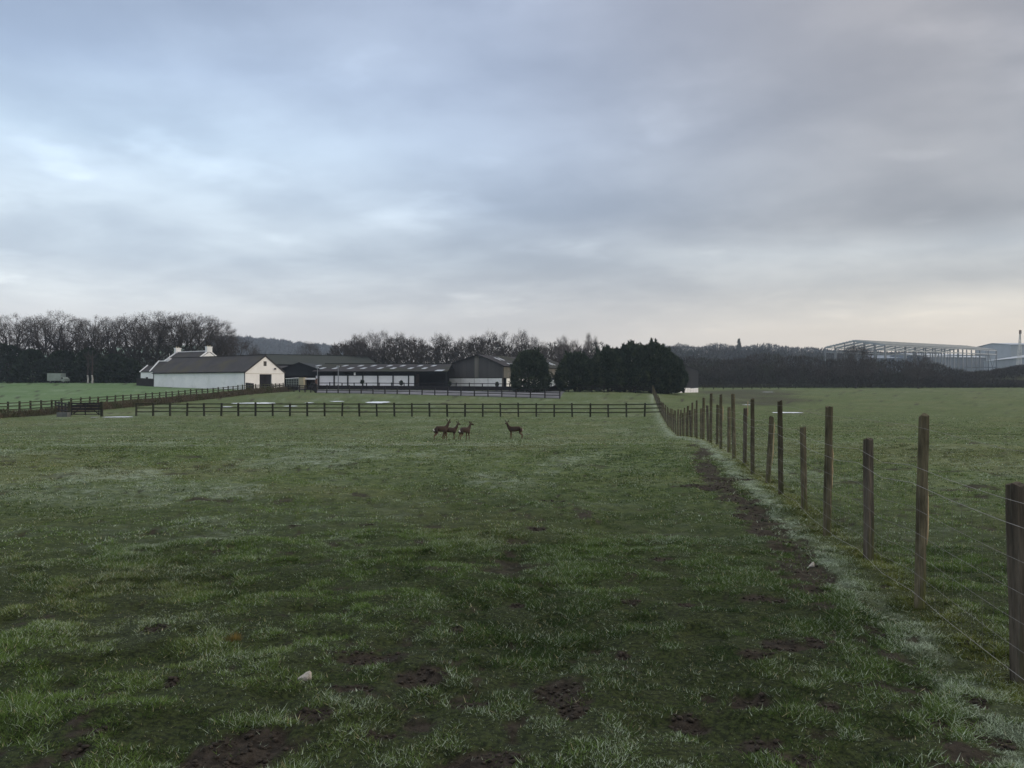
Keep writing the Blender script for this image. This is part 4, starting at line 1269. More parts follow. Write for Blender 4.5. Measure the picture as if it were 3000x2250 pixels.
# field gate, short return rails and trough at the left
def field_gate():
    p, q = on(203.5, 79), on(298, 79)
    root = thing('field_gate', 'dark wooden field gate between two posts left of the bright puddle', 'gate', p)
    for c in (p, q):
        mb = MB(); mb.box((c.x, c.y, g(c.x, c.y) + .55), (.2, .2, 1.75)); part('gate_post', mb, M['rail_wood'], root)
    a, b = p + Vector((.16, 0, .1)), q + Vector((-.16, 0, .1))
    for h, t in ((.12, .09), (.36, .09), (.62, .20), (.90, .22), (1.14, .14)):
        mb = MB(); mb.bar(a + Vector((0, 0, h)), b + Vector((0, 0, h)), .045, t); part('gate_bar', mb, M['rail_dark'], root)
    for t in (.03, .5, .97):
        c = a.lerp(b, t)
        mb = MB(); mb.bar(c + Vector((0, -.05, .03)), c + Vector((0, -.05, 1.24)), .09, .045, up=(0, 1, 0)); part('gate_stile', mb, M['rail_dark'], root)
    for t0, t1 in ((.05, .49), (.95, .51)):
        mb = MB(); mb.bar(a.lerp(b, t0) + Vector((0, .05, .1)), a.lerp(b, t1) + Vector((0, .05, 1.18)), .04, .08); part('gate_brace', mb, M['rail_dark'], root)
field_gate()
rail_fence('return_rails', 'short slanting rails joining the hedge fence to the left gate post', [(LP0[0] + LD[0] * 6.5, LP0[1] + 6.5), (on(201, 79.2).x, 79.2)], 1.9, 1.25, (.5, .85, 1.16), M['rail_dark'], .13, (.05, .1))

def trough():
    p = on(187, 78.4)
    root = thing('water_trough', 'grey stone water trough on the ground by the left gate post', 'trough', p)
    mb = MB(); z = p.z
    mb.holed(Vector((p.x - .5, p.y - .28, z + .42)), (1, 0, 0), (0, 1, 0), [(0, -.45), (1.0, -.45), (1.0, 0), (0, 0)], [], .07)
    mb.holed(Vector((p.x - .5, p.y + .35, z + .42)), (1, 0, 0), (0, 1, 0), [(0, -.45), (1.0, -.45), (1.0, 0), (0, 0)], [], .07)
    for x in (-.465, .465):
        mb.box((p.x + x, p.y, z + .195), (.07, .55, .45))
    part('tank', mb, M['grey_box'], root)
    mb = MB(); mb.box((p.x, p.y, z + .3), (.84, .5, .02)); part('water', mb, M['water'], root)
trough()

# ---- wire fence on the right
def wire_fence():
    root = thing('wire_fence', 'post and wire netting fence running from the right foreground to the cypress trees', 'fence', (FA + FB * 4.4, 4.4, 0))
    L = math.hypot(1, FB)
    pos = lambda Y, d=0: Vector((FA + FB * Y + d / L, Y - d * FB / L, float(surf(np.array(FA + FB * Y), np.array(Y)))))
    def post_mesh(hgt, rad, seed, square=False):
        rg = random.Random(seed)
        V, Fc = [], []
        n = 12; ns = 9
        ph = [rg.uniform(-.13, .13) for _ in range(n)]; slope = rg.uniform(-.012, .012)
        for k in range(ns + 1):
            z = -.35 + (hgt + .35) * k / ns
            for j in range(n):
                t = 2 * math.pi * j / n
                q = rad * (1 + ph[j] + rg.uniform(-.07, .07)) * (1.04 - .08 * k / ns)
                cx, cy = math.cos(t), math.sin(t)
                if square:
                    s = 1 / max(abs(cx), abs(cy)); s = min(s, 1.28); cx *= s * .86; cy *= s * .86
                elif cy > .2: cy = .2 + (cy - .2) * .35            # half-round back
                V.append((q * cx, q * cy, z + (rg.uniform(-.012, .012) + slope * cx if k == ns else 0)))
        for k in range(ns):
            for j in range(n):
                a = k * n + j; b = k * n + (j + 1) % n
                Fc.append((a, b, b + n, a + n))
        top = ns * n
        V.append((0, 0, hgt + rg.uniform(-.01, .02)))
        for j in range(n): Fc.append((top + j, top + (j + 1) % n, len(V) - 1))
        me = bpy.data.meshes.new('post'); me.from_pydata(V, [], Fc)
        me.materials.append(M['post_grey'] if square else M['post_wood'])
        return me
    talls = [post_mesh(1.34, .039, 1), post_mesh(1.35, .042, 2), post_mesh(1.33, .038, 3)]
    shorts = [post_mesh(1.06, .037, 4), post_mesh(1.05, .040, 5, True), post_mesh(1.04, .038, 6)]
    Y = 4.42; k = 0
    over = {0: ('s', 1.06, .050), 1: None}
    tops = []
    while Y < 150:
        tall = (k % 2 == 1)
        p = pos(Y)
        me = (talls if tall else shorts)[(k // 2 + (1 if k == 0 else 0)) % 3]
        lean = {1: (.0, -.028), 2: (.0, .004), 5: (.0, .012), 6: (.01, -.055), 3: (0, -.02)}.get(k, (R.uniform(-.02, .02), R.uniform(-.025, .025)))
        sc = {0: (1.22, 1.22, 1.0), 1: (1.0, 1.0, 1.0)}.get(k, (R.uniform(.92, 1.1), R.uniform(.92, 1.1), R.uniform(.97, 1.03)))
        if Y > 34: sc = (1, 1, sc[2] * R.uniform(.97, 1.03))
        lab = None
        if abs(Y - 44.7) < .75:
            sc = (1.5, 1.5, 1.22); lab = 'thick dark strainer post'
        if not tall: p = p + Vector((.045 if k else .06, 0, 0))
        o = inst('post', me, root, p, (lean[0], -lean[1], R.uniform(-.3, .3) + math.atan2(-FB, 1) * 0), sc, label=lab)
        if k in (1, 3, 6, 8, 11):                             # pale split edge on the right, sunlit sliver put into its colour
            mb = MB(); h0, h1 = {1: (.42, .86), 3: (.50, .92), 6: (.28, .98), 8: (.9, 1.2), 11: (.65, 1.05)}[k]
            pts = []
            n = 7
            for j in range(n + 1):
                z = h0 + (h1 - h0) * j / n
                pts.append(Vector((.042 * sc[0] + R.uniform(-.002, .003), -.012 + R.uniform(-.006, .006), z)))
            w = [.002] + [R.uniform(.006, .012) for _ in range(n - 1)] + [.002]
            mb.tube(pts, w, 5)
            me2 = mb.mesh('lit_split_edge'); me2.materials.append(M['lit_split_wood'])
            c = bpy.data.objects.new('lit_split_edge', me2); COL.objects.link(c); c.parent = o
        Y += 1.45; k += 1
    # wires on the near side of the posts, slightly slack between them
    Ys = [2.9] + [4.42 + 1.45 * i for i in range(72)]
    def line(h, rad, m, name, d=-.05, step=1):
        mb = MB(); pts = []
        for a, b in zip(Ys[:-1:step], Ys[step::step]):
            for t in (0, .5):
                y = a + (b - a) * t
                pts.append(pos(y, d) + Vector((0, 0, h - (.012 if t else 0) * step + R.uniform(-.004, .004))))
        mb.tube(pts, rad, 4)
        part(name, mb, m, root)
    for h, r_, w in ((.10, .0015, 'net'), (.24, .0011, 'net'), (.38, .0011, 'net'), (.53, .0011, 'net'), (.69, .0011, 'net'), (.86, .0017, 'wire'), (.985, .0014, 'wire')):
        line(h, r_, M['wire'] if w == 'wire' or h == .10 else M['net_wire'], 'wire')
    line(1.27, .0010, M['net_wire'], 'top_wire', -.046, 2)
    mb = MB()
    y = 3.0
    while y < 108:
        b = pos(y, -.05)
        q = .0008
        top = b + Vector((0, 0, .86)); bot = b + Vector((0, 0, .10))
        i = len(mb.v)
        s = Vector((q, 0, 0)); t = Vector((0, q, 0))
        mb.v += [tuple(bot - s), tuple(bot + s), tuple(top + s), tuple(top - s), tuple(bot - t), tuple(bot + t), tuple(top + t), tuple(top - t)]
        mb.f += [(i, i + 1, i + 2, i + 3), (i + 4, i + 5, i + 6, i + 7)]; mb.m += [0, 0]
        y += .15 if y < 30 else .3
    o = part('netting', mb, M['net_wire'], root, recalc=False)
    o['kind'] = 'stuff'
wire_fence()
# ------------------------------------------------------------------ trees
def rot_about(d, ang, az):
    d = d.normalized(); a = d.orthogonal().normalized(); b = d.cross(a)
    return (d * math.cos(ang) + (a * math.cos(az) + b * math.sin(az)) * math.sin(ang)).normalized()

def fast_mesh(name, V, F, m):
    me = bpy.data.meshes.new(name)
    V = np.asarray(V, np.float32); F = np.asarray(F, np.int32)
    me.vertices.add(len(V)); me.vertices.foreach_set('co', V.ravel())
    me.loops.add(F.size); me.loops.foreach_set('vertex_index', F.ravel())
    me.polygons.add(len(F)); me.polygons.foreach_set('loop_start', (np.arange(len(F)) * F.shape[1]).astype(np.int32))
    me.update(calc_edges=True)
    for q in (m if isinstance(m, (list, tuple)) else [m]): me.materials.append(q)
    return me

def bare_tree(seed, H, base=.30, rad=.30, flat=.38, limbs=9, ntg=190, ntw=26, tw=(.5, 1.3, .045), fork=.5, m='twig', up=.45, open_=.0, stems=1):
    """leafless tree: limbs fork from the trunk and reach target points spread through a domed crown,
    each ending in a spray of fine twigs.  Returns (trunk mesh, crown mesh, top z)."""
    rg = random.Random(seed)
    nr = np.random.default_rng(seed)
    tr, cr = MB(), MB()
    cz, vr, hr = H * (1 - flat), H * flat, H * rad
    T = []
    while len(T) < ntg:
        d = Vector((rg.gauss(0, 1), rg.gauss(0, 1), rg.gauss(0, 1))).normalized()
        if d.z < -.62: continue
        s = rg.uniform(.92, 1.0) if rg.random() < .70 else rg.uniform(.45, .92)
        lump = .88 + .22 * float(fbm(np.array(math.atan2(d.y, d.x) * 1.1 + seed), np.array(d.z * 1.6), 3, seed))
        lo = vr if d.z > 0 else H * (1 - flat) - H * base
        q = Vector((d.x * hr * s * lump, d.y * hr * s * lump, cz + d.z * lo * s * (.9 + .1 * lump)))
        T.append(q)
    r0 = H * .022
    # trunk
    ht = H * fork
    pts = [Vector((0, 0, -.4))]; n = 6
    for k in range(1, n + 1):
        pts.append(Vector((rg.gauss(0, .012 * H), rg.gauss(0, .012 * H), ht * k / n)))
    tr.tube(pts, [r0 * 1.5] + [r0 * (1.05 - .35 * k / n) for k in range(1, n + 1)], 8, cap=False)
    # limbs: group targets by direction
    C = [T[int(i)] for i in nr.choice(len(T), limbs, replace=False)]
    for _ in range(4):
        grp = [[] for _ in C]
        for q in T:
            grp[min(range(len(C)), key=lambda i: (C[i] - q).length)].append(q)
        C = [sum(gq, Vector()) / len(gq) if gq else C[i] for i, gq in enumerate(grp)]
    def curve(a, b, lift, wob, n):
        out = []
        for k in range(n + 1):
            t = k / n
            p = a.lerp(b, t) + Vector((0, 0, lift * math.sin(math.pi * t)))
            if 0 < k < n: p += Vector((rg.gauss(0, wob), rg.gauss(0, wob), rg.gauss(0, wob)))
            out.append(p)
        return out
    def tp(z):
        t = max(0, min(.999, z / ht)) * n
        i = min(int(t) , n - 1); return pts[i].lerp(pts[i + 1], t - i)
    TV = []
    def spray(b, d, k):
        for _ in range(k):
            q = (d * .8 + Vector((rg.gauss(0, .75), rg.gauss(0, .75), rg.gauss(0, .6) + up))).normalized()
            l = rg.uniform(tw[0], tw[1]); o = b + Vector((rg.gauss(0, .35), rg.gauss(0, .35), rg.gauss(0, .35)))
            s = q.cross(Vector((rg.gauss(0, 1), rg.gauss(0, 1), rg.gauss(0, 1)))).normalized() * tw[2] / 2
            TV.append((o - s, o + s, o + q * l))
    for c, gq in zip(C, grp):
        if not gq: continue
        st = tp(max(base * H * .8, min(ht * .98, c.z * .55 - .22 * Vector((c.x, c.y)).length + rg.uniform(-.04, .04) * H)))
        en = st.lerp(c, .72)
        L = curve(st, en, -.02 * H if c.z < cz else .01 * H, .016 * H, 5)
        rl = r0 * (.30 + .022 * len(gq) ** .9) * .9
        tr.tube(L, [rl * (1 - .55 * k / 5) for k in range(6)], 6, cap=False)
        # second level
        k2 = max(1, len(gq) // 4)
        idx = nr.choice(len(gq), min(k2, len(gq)), replace=False)
        C2 = [gq[int(i)] for i in idx]
        g2 = [[] for _ in C2]
        for q in gq: g2[min(range(len(C2)), key=lambda i: (C2[i] - q).length)].append(q)
        for c2, h2 in zip(C2, g2):
            if not h2: continue
            cc = sum(h2, Vector()) / len(h2)
            s2 = L[rg.randint(2, 5)]
            e2 = s2.lerp(cc, .75)
            B = curve(s2, e2, .008 * H, .012 * H, 4)
            r2_ = rl * .38
            cr.tube(B, [r2_ * (1 - .6 * k / 4) for k in range(5)], 4, cap=False)
            for q in h2:
                s3 = B[rg.randint(2, 4)]
                D = curve(s3, q, .004 * H, .012 * H, 3)
                cr.tube(D, [r2_ * .40 * (1 - .7 * k / 3) + .008 for k in range(4)], 3, cap=False)
                d3 = (D[-1] - D[-2]).normalized(); dd = ((q - Vector((0, 0, cz * .8))).normalized() + d3).normalized()
                spray(D[-1], dd, ntw); spray(D[-2].lerp(D[-1], .3), dd, ntw // 3)
    tm = tr.mesh('trunk'); tm.materials.append(M['bark'])
    i = len(cr.v)
    V = list(cr.v); Ft = []
    for f in cr.f:
        Ft += [(f[0], f[1], f[2]), (f[0], f[2], f[3])]
    for a, b, c in TV:
        V += [tuple(a), tuple(b), tuple(c)]; Ft.append((i, i + 1, i + 2)); i += 3
    cm = fast_mesh('crown', V, Ft, M[m])
    return tm, cm, max(v[2] for v in V) - .35

PROTO = {
    'broad': [bare_tree(s, 17, .36, .34, .30, 8, 200, 19, tw=(.4, 1.0, .045), up=.25) for s in (1, 2, 3, 4)],
    'tall': [bare_tree(s, 16, .36, .22, .34, 8, 120, 22, tw=(.5, 1.3, .042), fork=.55) for s in (14, 15, 16)],
    'thin': [bare_tree(s, 15, .25, .12, .42, 9, 80, 22, tw=(.6, 1.6, .04), fork=.6, m='twig_red', up=1.6) for s in (27, 28)],
    'small': [bare_tree(s, 9, .20, .42, .45, 9, 170, 26, tw=(.35, .9, .04), fork=.4) for s in (31, 32)],
}
def plant(kind, idx, name, label, sx, sy_top, Y, group, cat='tree', wide=1.0, rz=None):
    tm, cm, zt = PROTO[kind][idx % len(PROTO[kind])]
    p = on(sx, Y)
    top = at(sx, sy_top, Y).z
    s = (top - p.z) / zt
    root = thing(name, label, cat, p - Vector((0, 0, .1)), group)
    root.scale = (s * wide, s * wide, s)
    root.rotation_euler = (0, 0, rz if rz is not None else R.uniform(0, 6.28))
    for nm, me in (('trunk', tm), ('crown', cm)):
        o = bpy.data.objects.new(nm, me); COL.objects.link(o); o.parent = root
    return root

GL = 'big bare trees of the wood at the left'
for k, (sx, sy, Y, w, lab) in enumerate([
    (-45, 912, 206, 1.1, 'bare tree cut by the left edge of the photo, first of the left wood'),
    (38, 914, 200, 1.15, 'broad bare tree standing left of the pale van, in front of the wood edge'),
    (112, 920, 212, 1.1, 'bare tree rising left of and behind the pale van'),
    (166, 903, 203, 1.1, 'tallest-topped bare tree directly above the pale van'),
    (228, 924, 214, 1.1, 'bare tree between the pale van and the lone clear trunk'),
    (287, 920, 199, .95, 'flat-topped bare tree whose clear single trunk stands in a gap of the left wood'),
    (340, 922, 212, 1.1, 'bare tree left of the cottage, right of the clear-trunked tree'),
    (392, 914, 204, 1.1, 'bare tree directly above the small white cottage'),
    (462, 904, 200, 1.15, 'tall dark bare tree behind the left chimney of the farmhouse'),
    (520, 916, 216, 1.1, 'bare tree behind the farmhouse ridge, between its chimneys'),
    (556, 910, 203, 1.2, 'large round-headed bare tree above the middle of the farmhouse ridge'),
    (612, 918, 208, 1.15, 'bare tree above the right chimney, sloping down at the right end of the tall row'),
    (640, 938, 214, .9, 'bare tree at the very right end of the tall left row'),
]):
    plant('broad', k, 'bare_tree', lab, sx, sy, Y, GL, wide=w)
for k, (sx, sy, Y, lab) in enumerate([
    (430, 926, 236, 'farther bare tree seen between the cottage and the left chimney')]):
    plant('broad', k + 1, 'bare_tree', lab, sx, sy, Y, GL, wide=1.1)
plant('small', 0, 'bare_tree', 'lower spreading bare tree right of the tall row, above the end of the barn roof', 700, 978, 206, GL, wide=1.0)
plant('small', 1, 'bare_tree', 'small dark rounded tree standing in front of the blue hill', 905, 997, 300, None, wide=.8)
plant('small', 0, 'bare_tree', 'tiny dark tree at the foot of the hill left of the middle wood', 972, 1028, 250, None, wide=.9)

GM = 'bare trees of the wood behind the stables'
for k, (sx, sy, Y, w, kd, lab) in enumerate([
    (1018, 990, 240, 1.2, 'broad', 'low broad bare tree at the left end of the middle wood'),
    (1050, 968, 226, 1.1, 'tall', 'bare tree second from the left end of the middle wood'),
    (1085, 962, 232, 1.1, 'tall', 'full bare tree above the left half of the long stable roof'),
    (1122, 960, 226, 1.1, 'tall', 'tallest bare tree of the left clump of the middle wood'),
    (1166, 965, 230, 1.1, 'tall', 'bare tree right of the first notch in the middle wood skyline'),
    (1205, 975, 236, 1.1, 'tall', 'lower bare tree above the dark bay of the long stable'),
    (1232, 982, 230, 1.0, 'tall', 'bare tree just left of the twin-headed pair in the middle wood'),
    (1282, 967, 226, .95, 'tall', 'left one of the twin-headed pair of bare trees above the boarded shed corner'),
    (1308, 970, 229, .95, 'tall', 'right one of the twin-headed pair of bare trees above the boarded shed corner'),
    (1354, 980, 228, 1.0, 'tall', 'small open bare tree above the left slope of the boarded gable'),
    (1394, 973, 226, 1.0, 'tall', 'dark-clumped bare tree above the apex of the boarded gable'),
    (1434, 959, 224, 1.0, 'tall', 'tall many-stemmed bare tree right of the boarded gable apex'),
    (1482, 964, 228, 1.0, 'tall', 'bare tree with a fine top above the right slope of the boarded shed'),
    (1526, 957, 226, .9, 'tall', 'slender bare tree rising left of and above the left single cypress'),
    (1566, 976, 230, 1.1, 'tall', 'bare tree directly behind the left single cypress'),
    (1604, 996, 236, 1.1, 'tall', 'low bare tree in the dip between the two single cypresses'),
]):
    plant(kd, k, 'bare_tree', lab, sx, sy, Y, GM, wide=w)
for k, (sx, sy, Y, w, lab) in enumerate([
    (1636, 984, 250, .9, 'thin upright bare tree left of the twin above the second cypress'), (1652, 978, 255, .9, 'thin upright bare tree directly above the second cypress'),
    (1682, 988, 250, 1.4, 'rounded reddish bare tree right of the thin pair above the second cypress'),
    (1724, 971, 262, .8, 'tall narrow poplar-like bare tree left of the cypress clump'), (1745, 979, 264, .7, 'slim lower poplar-like bare tree touching the left side of the cypress clump')]):
    plant('thin', k, 'bare_tree', lab, sx, sy, Y, 'thin upright bare trees near the cypresses', wide=w)
plant('small', 1, 'bare_tree', 'dark branching bare tree standing in front of the left part of the steel frame', 2508, 1006, 236, None, wide=1.1)
plant('small', 0, 'bare_tree', 'bushy bare tree standing in front of the middle of the steel frame', 2690, 1030, 232, None, wide=.95)

# ---- leafy masses ------------------------------------------------------------------
def leaf_tris(C, N_, size, rg, upness=.4, slim=.35):
    """triangles of roughly the given size at points C, leaning along N_"""
    n = len(C)
    D = N_ + rg.normal(0, .6, (n, 3)); D[:, 2] += upness
    D /= np.linalg.norm(D, axis=1, keepdims=True) + 1e-9
    S = np.cross(D, rg.normal(0, 1, (n, 3))); S /= np.linalg.norm(S, axis=1, keepdims=True) + 1e-9
    l = (size * rg.uniform(.6, 1.4, n))[:, None]
    A = C - S * l * slim; B = C + S * l * slim; T = C + D * l * 1.6
    return np.stack([A, B, T], 1).reshape(-1, 3)

def dome_cloud(rg, n, rx, ry, h, skirt=.1, inner=.25, power=.6):
    """points of a rounded crown standing on the ground; returns points and outward normals"""
    t = rg.uniform(0, 2 * np.pi, n); v = rg.uniform(0, 1, n)
    prof = np.where(v < .25, .80 + .2 * (v / .25), (1 - ((v - .25) / .75) ** 2) ** power)
    sh = 1 - inner * rg.uniform(0, 1, n) ** 2
    x = np.cos(t) * prof * sh; y = np.sin(t) * prof * sh
    z = skirt * h + v * h * (1 - skirt)
    N_ = np.stack([np.cos(t), np.sin(t), .2 + v], -1)
    return np.stack([x * rx, y * ry, z], -1), N_

def cypress(name, label, sx, sy_top, Y, wpx, seed, n=8000, plumes=6, group=None, skirt=.04):
    rg = np.random.default_rng(seed)
    p = on(sx, Y)
    h = at(sx, sy_top, Y).z - p.z
    rx = wpx / 2 / FPX * Y
    C, N_ = dome_cloud(rg, n, rx, rx * .85, h * .87, skirt, .30, .50)
    lump = .80 + .42 * fbm(np.arctan2(N_[:, 1], N_[:, 0]) * 2.2 + seed, C[:, 2] * .7, 3, seed)
    C[:, :2] *= lump[:, None]
    C[:, 2] += (fbm(C[:, 0] * .9, C[:, 1] * .9, 3, seed + 3) - .5) * 1.2
    P_ = [leaf_tris(C, N_, .30, rg, .7, .33)]
    for k in range(plumes * 4):                               # feathery leaders over the top and shoulders
        a = rg.uniform(0, 6.28); q = rg.uniform(0, 1) ** .7 * .98
        bx, by = math.cos(a) * q * rx, math.sin(a) * q * rx * .8
        hz = h * (.87 * math.sqrt(max(.05, 1 - (q * .95) ** 2)))
        big = (k % 5 == 0)
        if big: q *= .75
        bx, by = math.cos(a) * q * rx, math.sin(a) * q * rx * .8
        hz = h * (.87 * math.sqrt(max(.05, 1 - (q * .95) ** 2)))
        L = rg.uniform(.5, 1.0) * min(1, h / 8) * (1.6 if big else 1)
        m = 190 if big else 110
        s = rg.uniform(0, 1, m)
        cc = np.stack([bx + rg.normal(0, .42, m) * (1 - s) + (math.cos(a) * q * .9 - .3) * s * L, by + rg.normal(0, .42, m) * (1 - s), hz - .9 + s * (L + .7)], -1)
        P_.append(leaf_tris(cc, np.stack([rg.normal(-.3, .4, m), rg.normal(0, .4, m), np.ones(m)], -1), .24, rg, .9, .28))
    V = np.concatenate(P_)
    me = fast_mesh('crown', V, np.arange(len(V)).reshape(-1, 3), M['cypress'])
    root = thing(name, label, 'tree', p - Vector((0, 0, .05)), group)
    o = bpy.data.objects.new('crown', me); COL.objects.link(o); o.parent = root
    mb = MB()
    for k in range(3):
        a = 2.1 * k; mb.tube([p + Vector((.3 * math.cos(a), .3 * math.sin(a), -.4)), p + Vector((.8 * math.cos(a), .6 * math.sin(a), h * .4)), p + Vector((.9 * math.cos(a), .6 * math.sin(a), h * .8))], [.26, .18, .06], 7)
    mb.build('trunk', M['bark'], root)
GC = 'dark cypress trees in front of the stables'
cypress('cypress_tree', 'rounded dark cypress standing alone in front of the boarded shed', 1554, 1015, 138, 116, 41, 8500, 5, GC, .0)
cypress('cypress_tree', 'second dark cypress from the left, lower and touching the big clump', 1688, 1022, 140, 118, 42, 8500, 6, GC)
cypress('cypress_tree', 'left shoulder cypress of the big dark clump', 1785, 1006, 141, 118, 43, 9000, 8, GC)
cypress('cypress_tree', 'cypress with feathery leaders in the left middle of the big dark clump', 1850, 993, 139, 128, 44, 10000, 10, GC)
cypress('cypress_tree', 'tallest cypress in the right middle of the big dark clump', 1914, 990, 140, 126, 45, 10000, 9, GC)
cypress('cypress_tree', 'right outer cypress of the big dark clump, reaching down beside the grey barn', 1952, 1018, 141, 116, 46, 9500, 7, GC, .03)

def shrub(name, label, sx, sy_top, Y, wpx, seed, m='evergreen', n=2600, group=None, size=.45):
    rg = np.random.default_rng(seed)
    p = on(sx, Y); h = at(sx, sy_top, Y).z - p.z; rx = wpx / 2 / FPX * Y
    C, N_ = dome_cloud(rg, n, rx, rx * .7, h, .0, .4, .6)
    lump = .75 + .5 * fbm(np.arctan2(N_[:, 1], N_[:, 0]) * 1.3 + seed, C[:, 2] * .4, 3, seed)
    C[:, :2] *= lump[:, None]; C[:, 2] *= (.8 + .4 * fbm(C[:, 0] * .3, C[:, 1] * .3, 2, seed))
    V = leaf_tris(C, N_, size, rg, .2, .5)
    root = thing(name, label, 'shrub', p - Vector((0, 0, .1)), group)
    o = bpy.data.objects.new('foliage', fast_mesh('foliage', V, np.arange(len(V)).reshape(-1, 3), M[m])); COL.objects.link(o); o.parent = root
    mb = MB(); mb.tube([p - Vector((0, 0, .3)), p + Vector((.2, 0, h * .6))], [.22, .08], 6); mb.build('stem', M['bark'], root)
GS = 'dark evergreen shrubs under the left wood'
for k, (sx, sy, Y, w, lab) in enumerate([
    (20, 1002, 197, 120, 'dark evergreen shrub filling the left edge of the photo below the bare trees'),
    (95, 1030, 196, 110, 'dark evergreen shrub just left of the pale van'),
    (185, 1024, 198, 130, 'greenish evergreen shrub rising right behind the pale van'),
    (262, 1036, 197, 110, 'dark evergreen shrub behind the two pale birch trunks'),
    (330, 1046, 195, 110, 'rounded dark green shrub between the birch trunks and the cottage'),
    (378, 1052, 194, 70, 'dark shrub touching the left side of the cottage'),
]):
    shrub('evergreen_shrub', lab, sx, sy, Y, w, 60 + k, group=GS)

# ---- woods and thickets that read as one mass -------------------------------------------
def mass(name, label, pts, m, size, per, rg, up=.5, slim=.2, cat='woodland'):
    """pts rows: X, Y, ground z, half width, height -> one object of twig or leaf triangles"""
    allV = []
    for X, Y, z, rx, h in pts:
        C, N_ = dome_cloud(rg, per, rx, rx, h, .0, .55, .5)
        C += np.array([X, Y, z - .1])
        allV.append(leaf_tris(C, N_, size, rg, up, slim))
    V = np.concatenate(allV)
    o = bpy.data.objects.new(name, fast_mesh(name, V, np.arange(len(V)).reshape(-1, 3), M[m])); COL.objects.link(o)
    return tag(o, label, cat, kind='stuff')

rg = np.random.default_rng(77)
def row(sx0, sx1, Y0, Y1, n, top, rx, dy=8, dh=.15):
    """clumps along a photo span; top gives the skyline photo y at sx"""
    out = []
    for k in range(n):
        sx = sx0 + (sx1 - sx0) * (k + rg.uniform(0, 1)) / n
        t = (sx - sx0) / (sx1 - sx0)
        Y = Y0 + (Y1 - Y0) * t + rg.uniform(-dy, dy)
        X = (sx - 1500) / FPX * Y; z = g(X, Y)
        h = (at(sx, top(sx), Y).z - z) * rg.uniform(1 - dh, 1 + dh * .4)
        out.append((X, Y, z, rx * rg.uniform(.7, 1.3), max(h, 1.2)))
    return out
# undergrowth of the left wood
mass('undergrowth', 'dark undergrowth and tree mass at the foot of the left wood', row(-90, 690, 212, 222, 46, lambda s: 1012 + 14 * math.sin(s * .021) if s < 330 else 1022, 4.5, 6) , 'scrub', .5, 420, rg, .5, .25)
mass('undergrowth', 'brown undergrowth behind the stables at the foot of the middle wood',
     row(985, 1780, 246, 262, 52, lambda s: 1004 + 12 * math.sin(s * .03) if s < 1560 else 1012, 5.2, 8), 'scrub', .6, 520, rg, .6, .22)
# thicket along the right-hand field
top_r = lambda s: np.interp(s, [1990, 2050, 2120, 2240, 2330, 2420, 2520, 2640, 2740, 2800, 2860, 2920, 3060], [1050, 1046, 1058, 1036, 1042, 1050, 1052, 1058, 1064, 1086, 1092, 1090, 1088])
mass('thicket', 'dense leafless brown thicket along the far edge of the right-hand field', row(1995, 2880, 262, 262, 110, top_r, 4.2, 6, .12) + row(2000, 3060, 252, 250, 130, lambda s: top_r(s) + 26, 2.8, 4, .32), 'scrub', .55, 340, rg, .9, .13)
mass('mound_scrub', 'rough brown scrub covering the earth mound at the right edge', row(2800, 3090, 276, 276, 50, lambda s: np.interp(s, [2800, 2900, 3000, 3100], [1098, 1086, 1072, 1066]), 2.6, 6, .2), 'scrub', .5, 200, rg, .7, .2)
# far woods fading into the air
top_f = lambda s: np.interp(s, [1960, 2000, 2050, 2090, 2130, 2180, 2240, 2300, 2360, 2440, 2600], [1012, 1010, 1018, 1008, 1014, 1018, 1008, 1018, 1020, 1026, 1034])
mass('far_woodland', 'blue-grey far woodland on the skyline right of the cypress clump', row(1930, 2750, 880, 930, 100, top_f, 13, 50, .12) + row(1940, 2500, 600, 620, 60, lambda s: top_f(s) + 13, 9, 30, .16), 'far_wood', 1.5, 260, rg, .6, .3)
hill = []
for k in range(380):
    sx = rg.uniform(620, 1020); Y = rg.uniform(1180, 1520); X = (sx - 1500) / FPX * Y
    hill.append((X, Y, g(X, Y), rg.uniform(9, 16), rg.uniform(10, 19)))
mass('hill_woodland', 'hazy blue wooded hill between the left wood and the middle wood', hill, 'far_wood', 2.8, 170, rg, .5, .35)
side = []
for k in range(120):
    X = rg.uniform(-520, -180); Y = rg.uniform(400, 620)
    side.append((X, Y, g(X, Y), rg.uniform(6, 9), rg.uniform(9, 14)))
for k in range(90):
    X = rg.uniform(-120, 150); Y = rg.uniform(330, 520)
    side.append((X, Y, g(X, Y), rg.uniform(6, 9), rg.uniform(7, 11)))
for k in range(90):
    X = rg.uniform(250, 640); Y = rg.uniform(520, 700)
    side.append((X, Y, g(X, Y), rg.uniform(7, 10), rg.uniform(8, 13)))
mass('far_woodland', 'far woodland glimpsed between and behind the nearer tree belts', side, 'far_wood', 1.2, 160, rg, .6, .3)

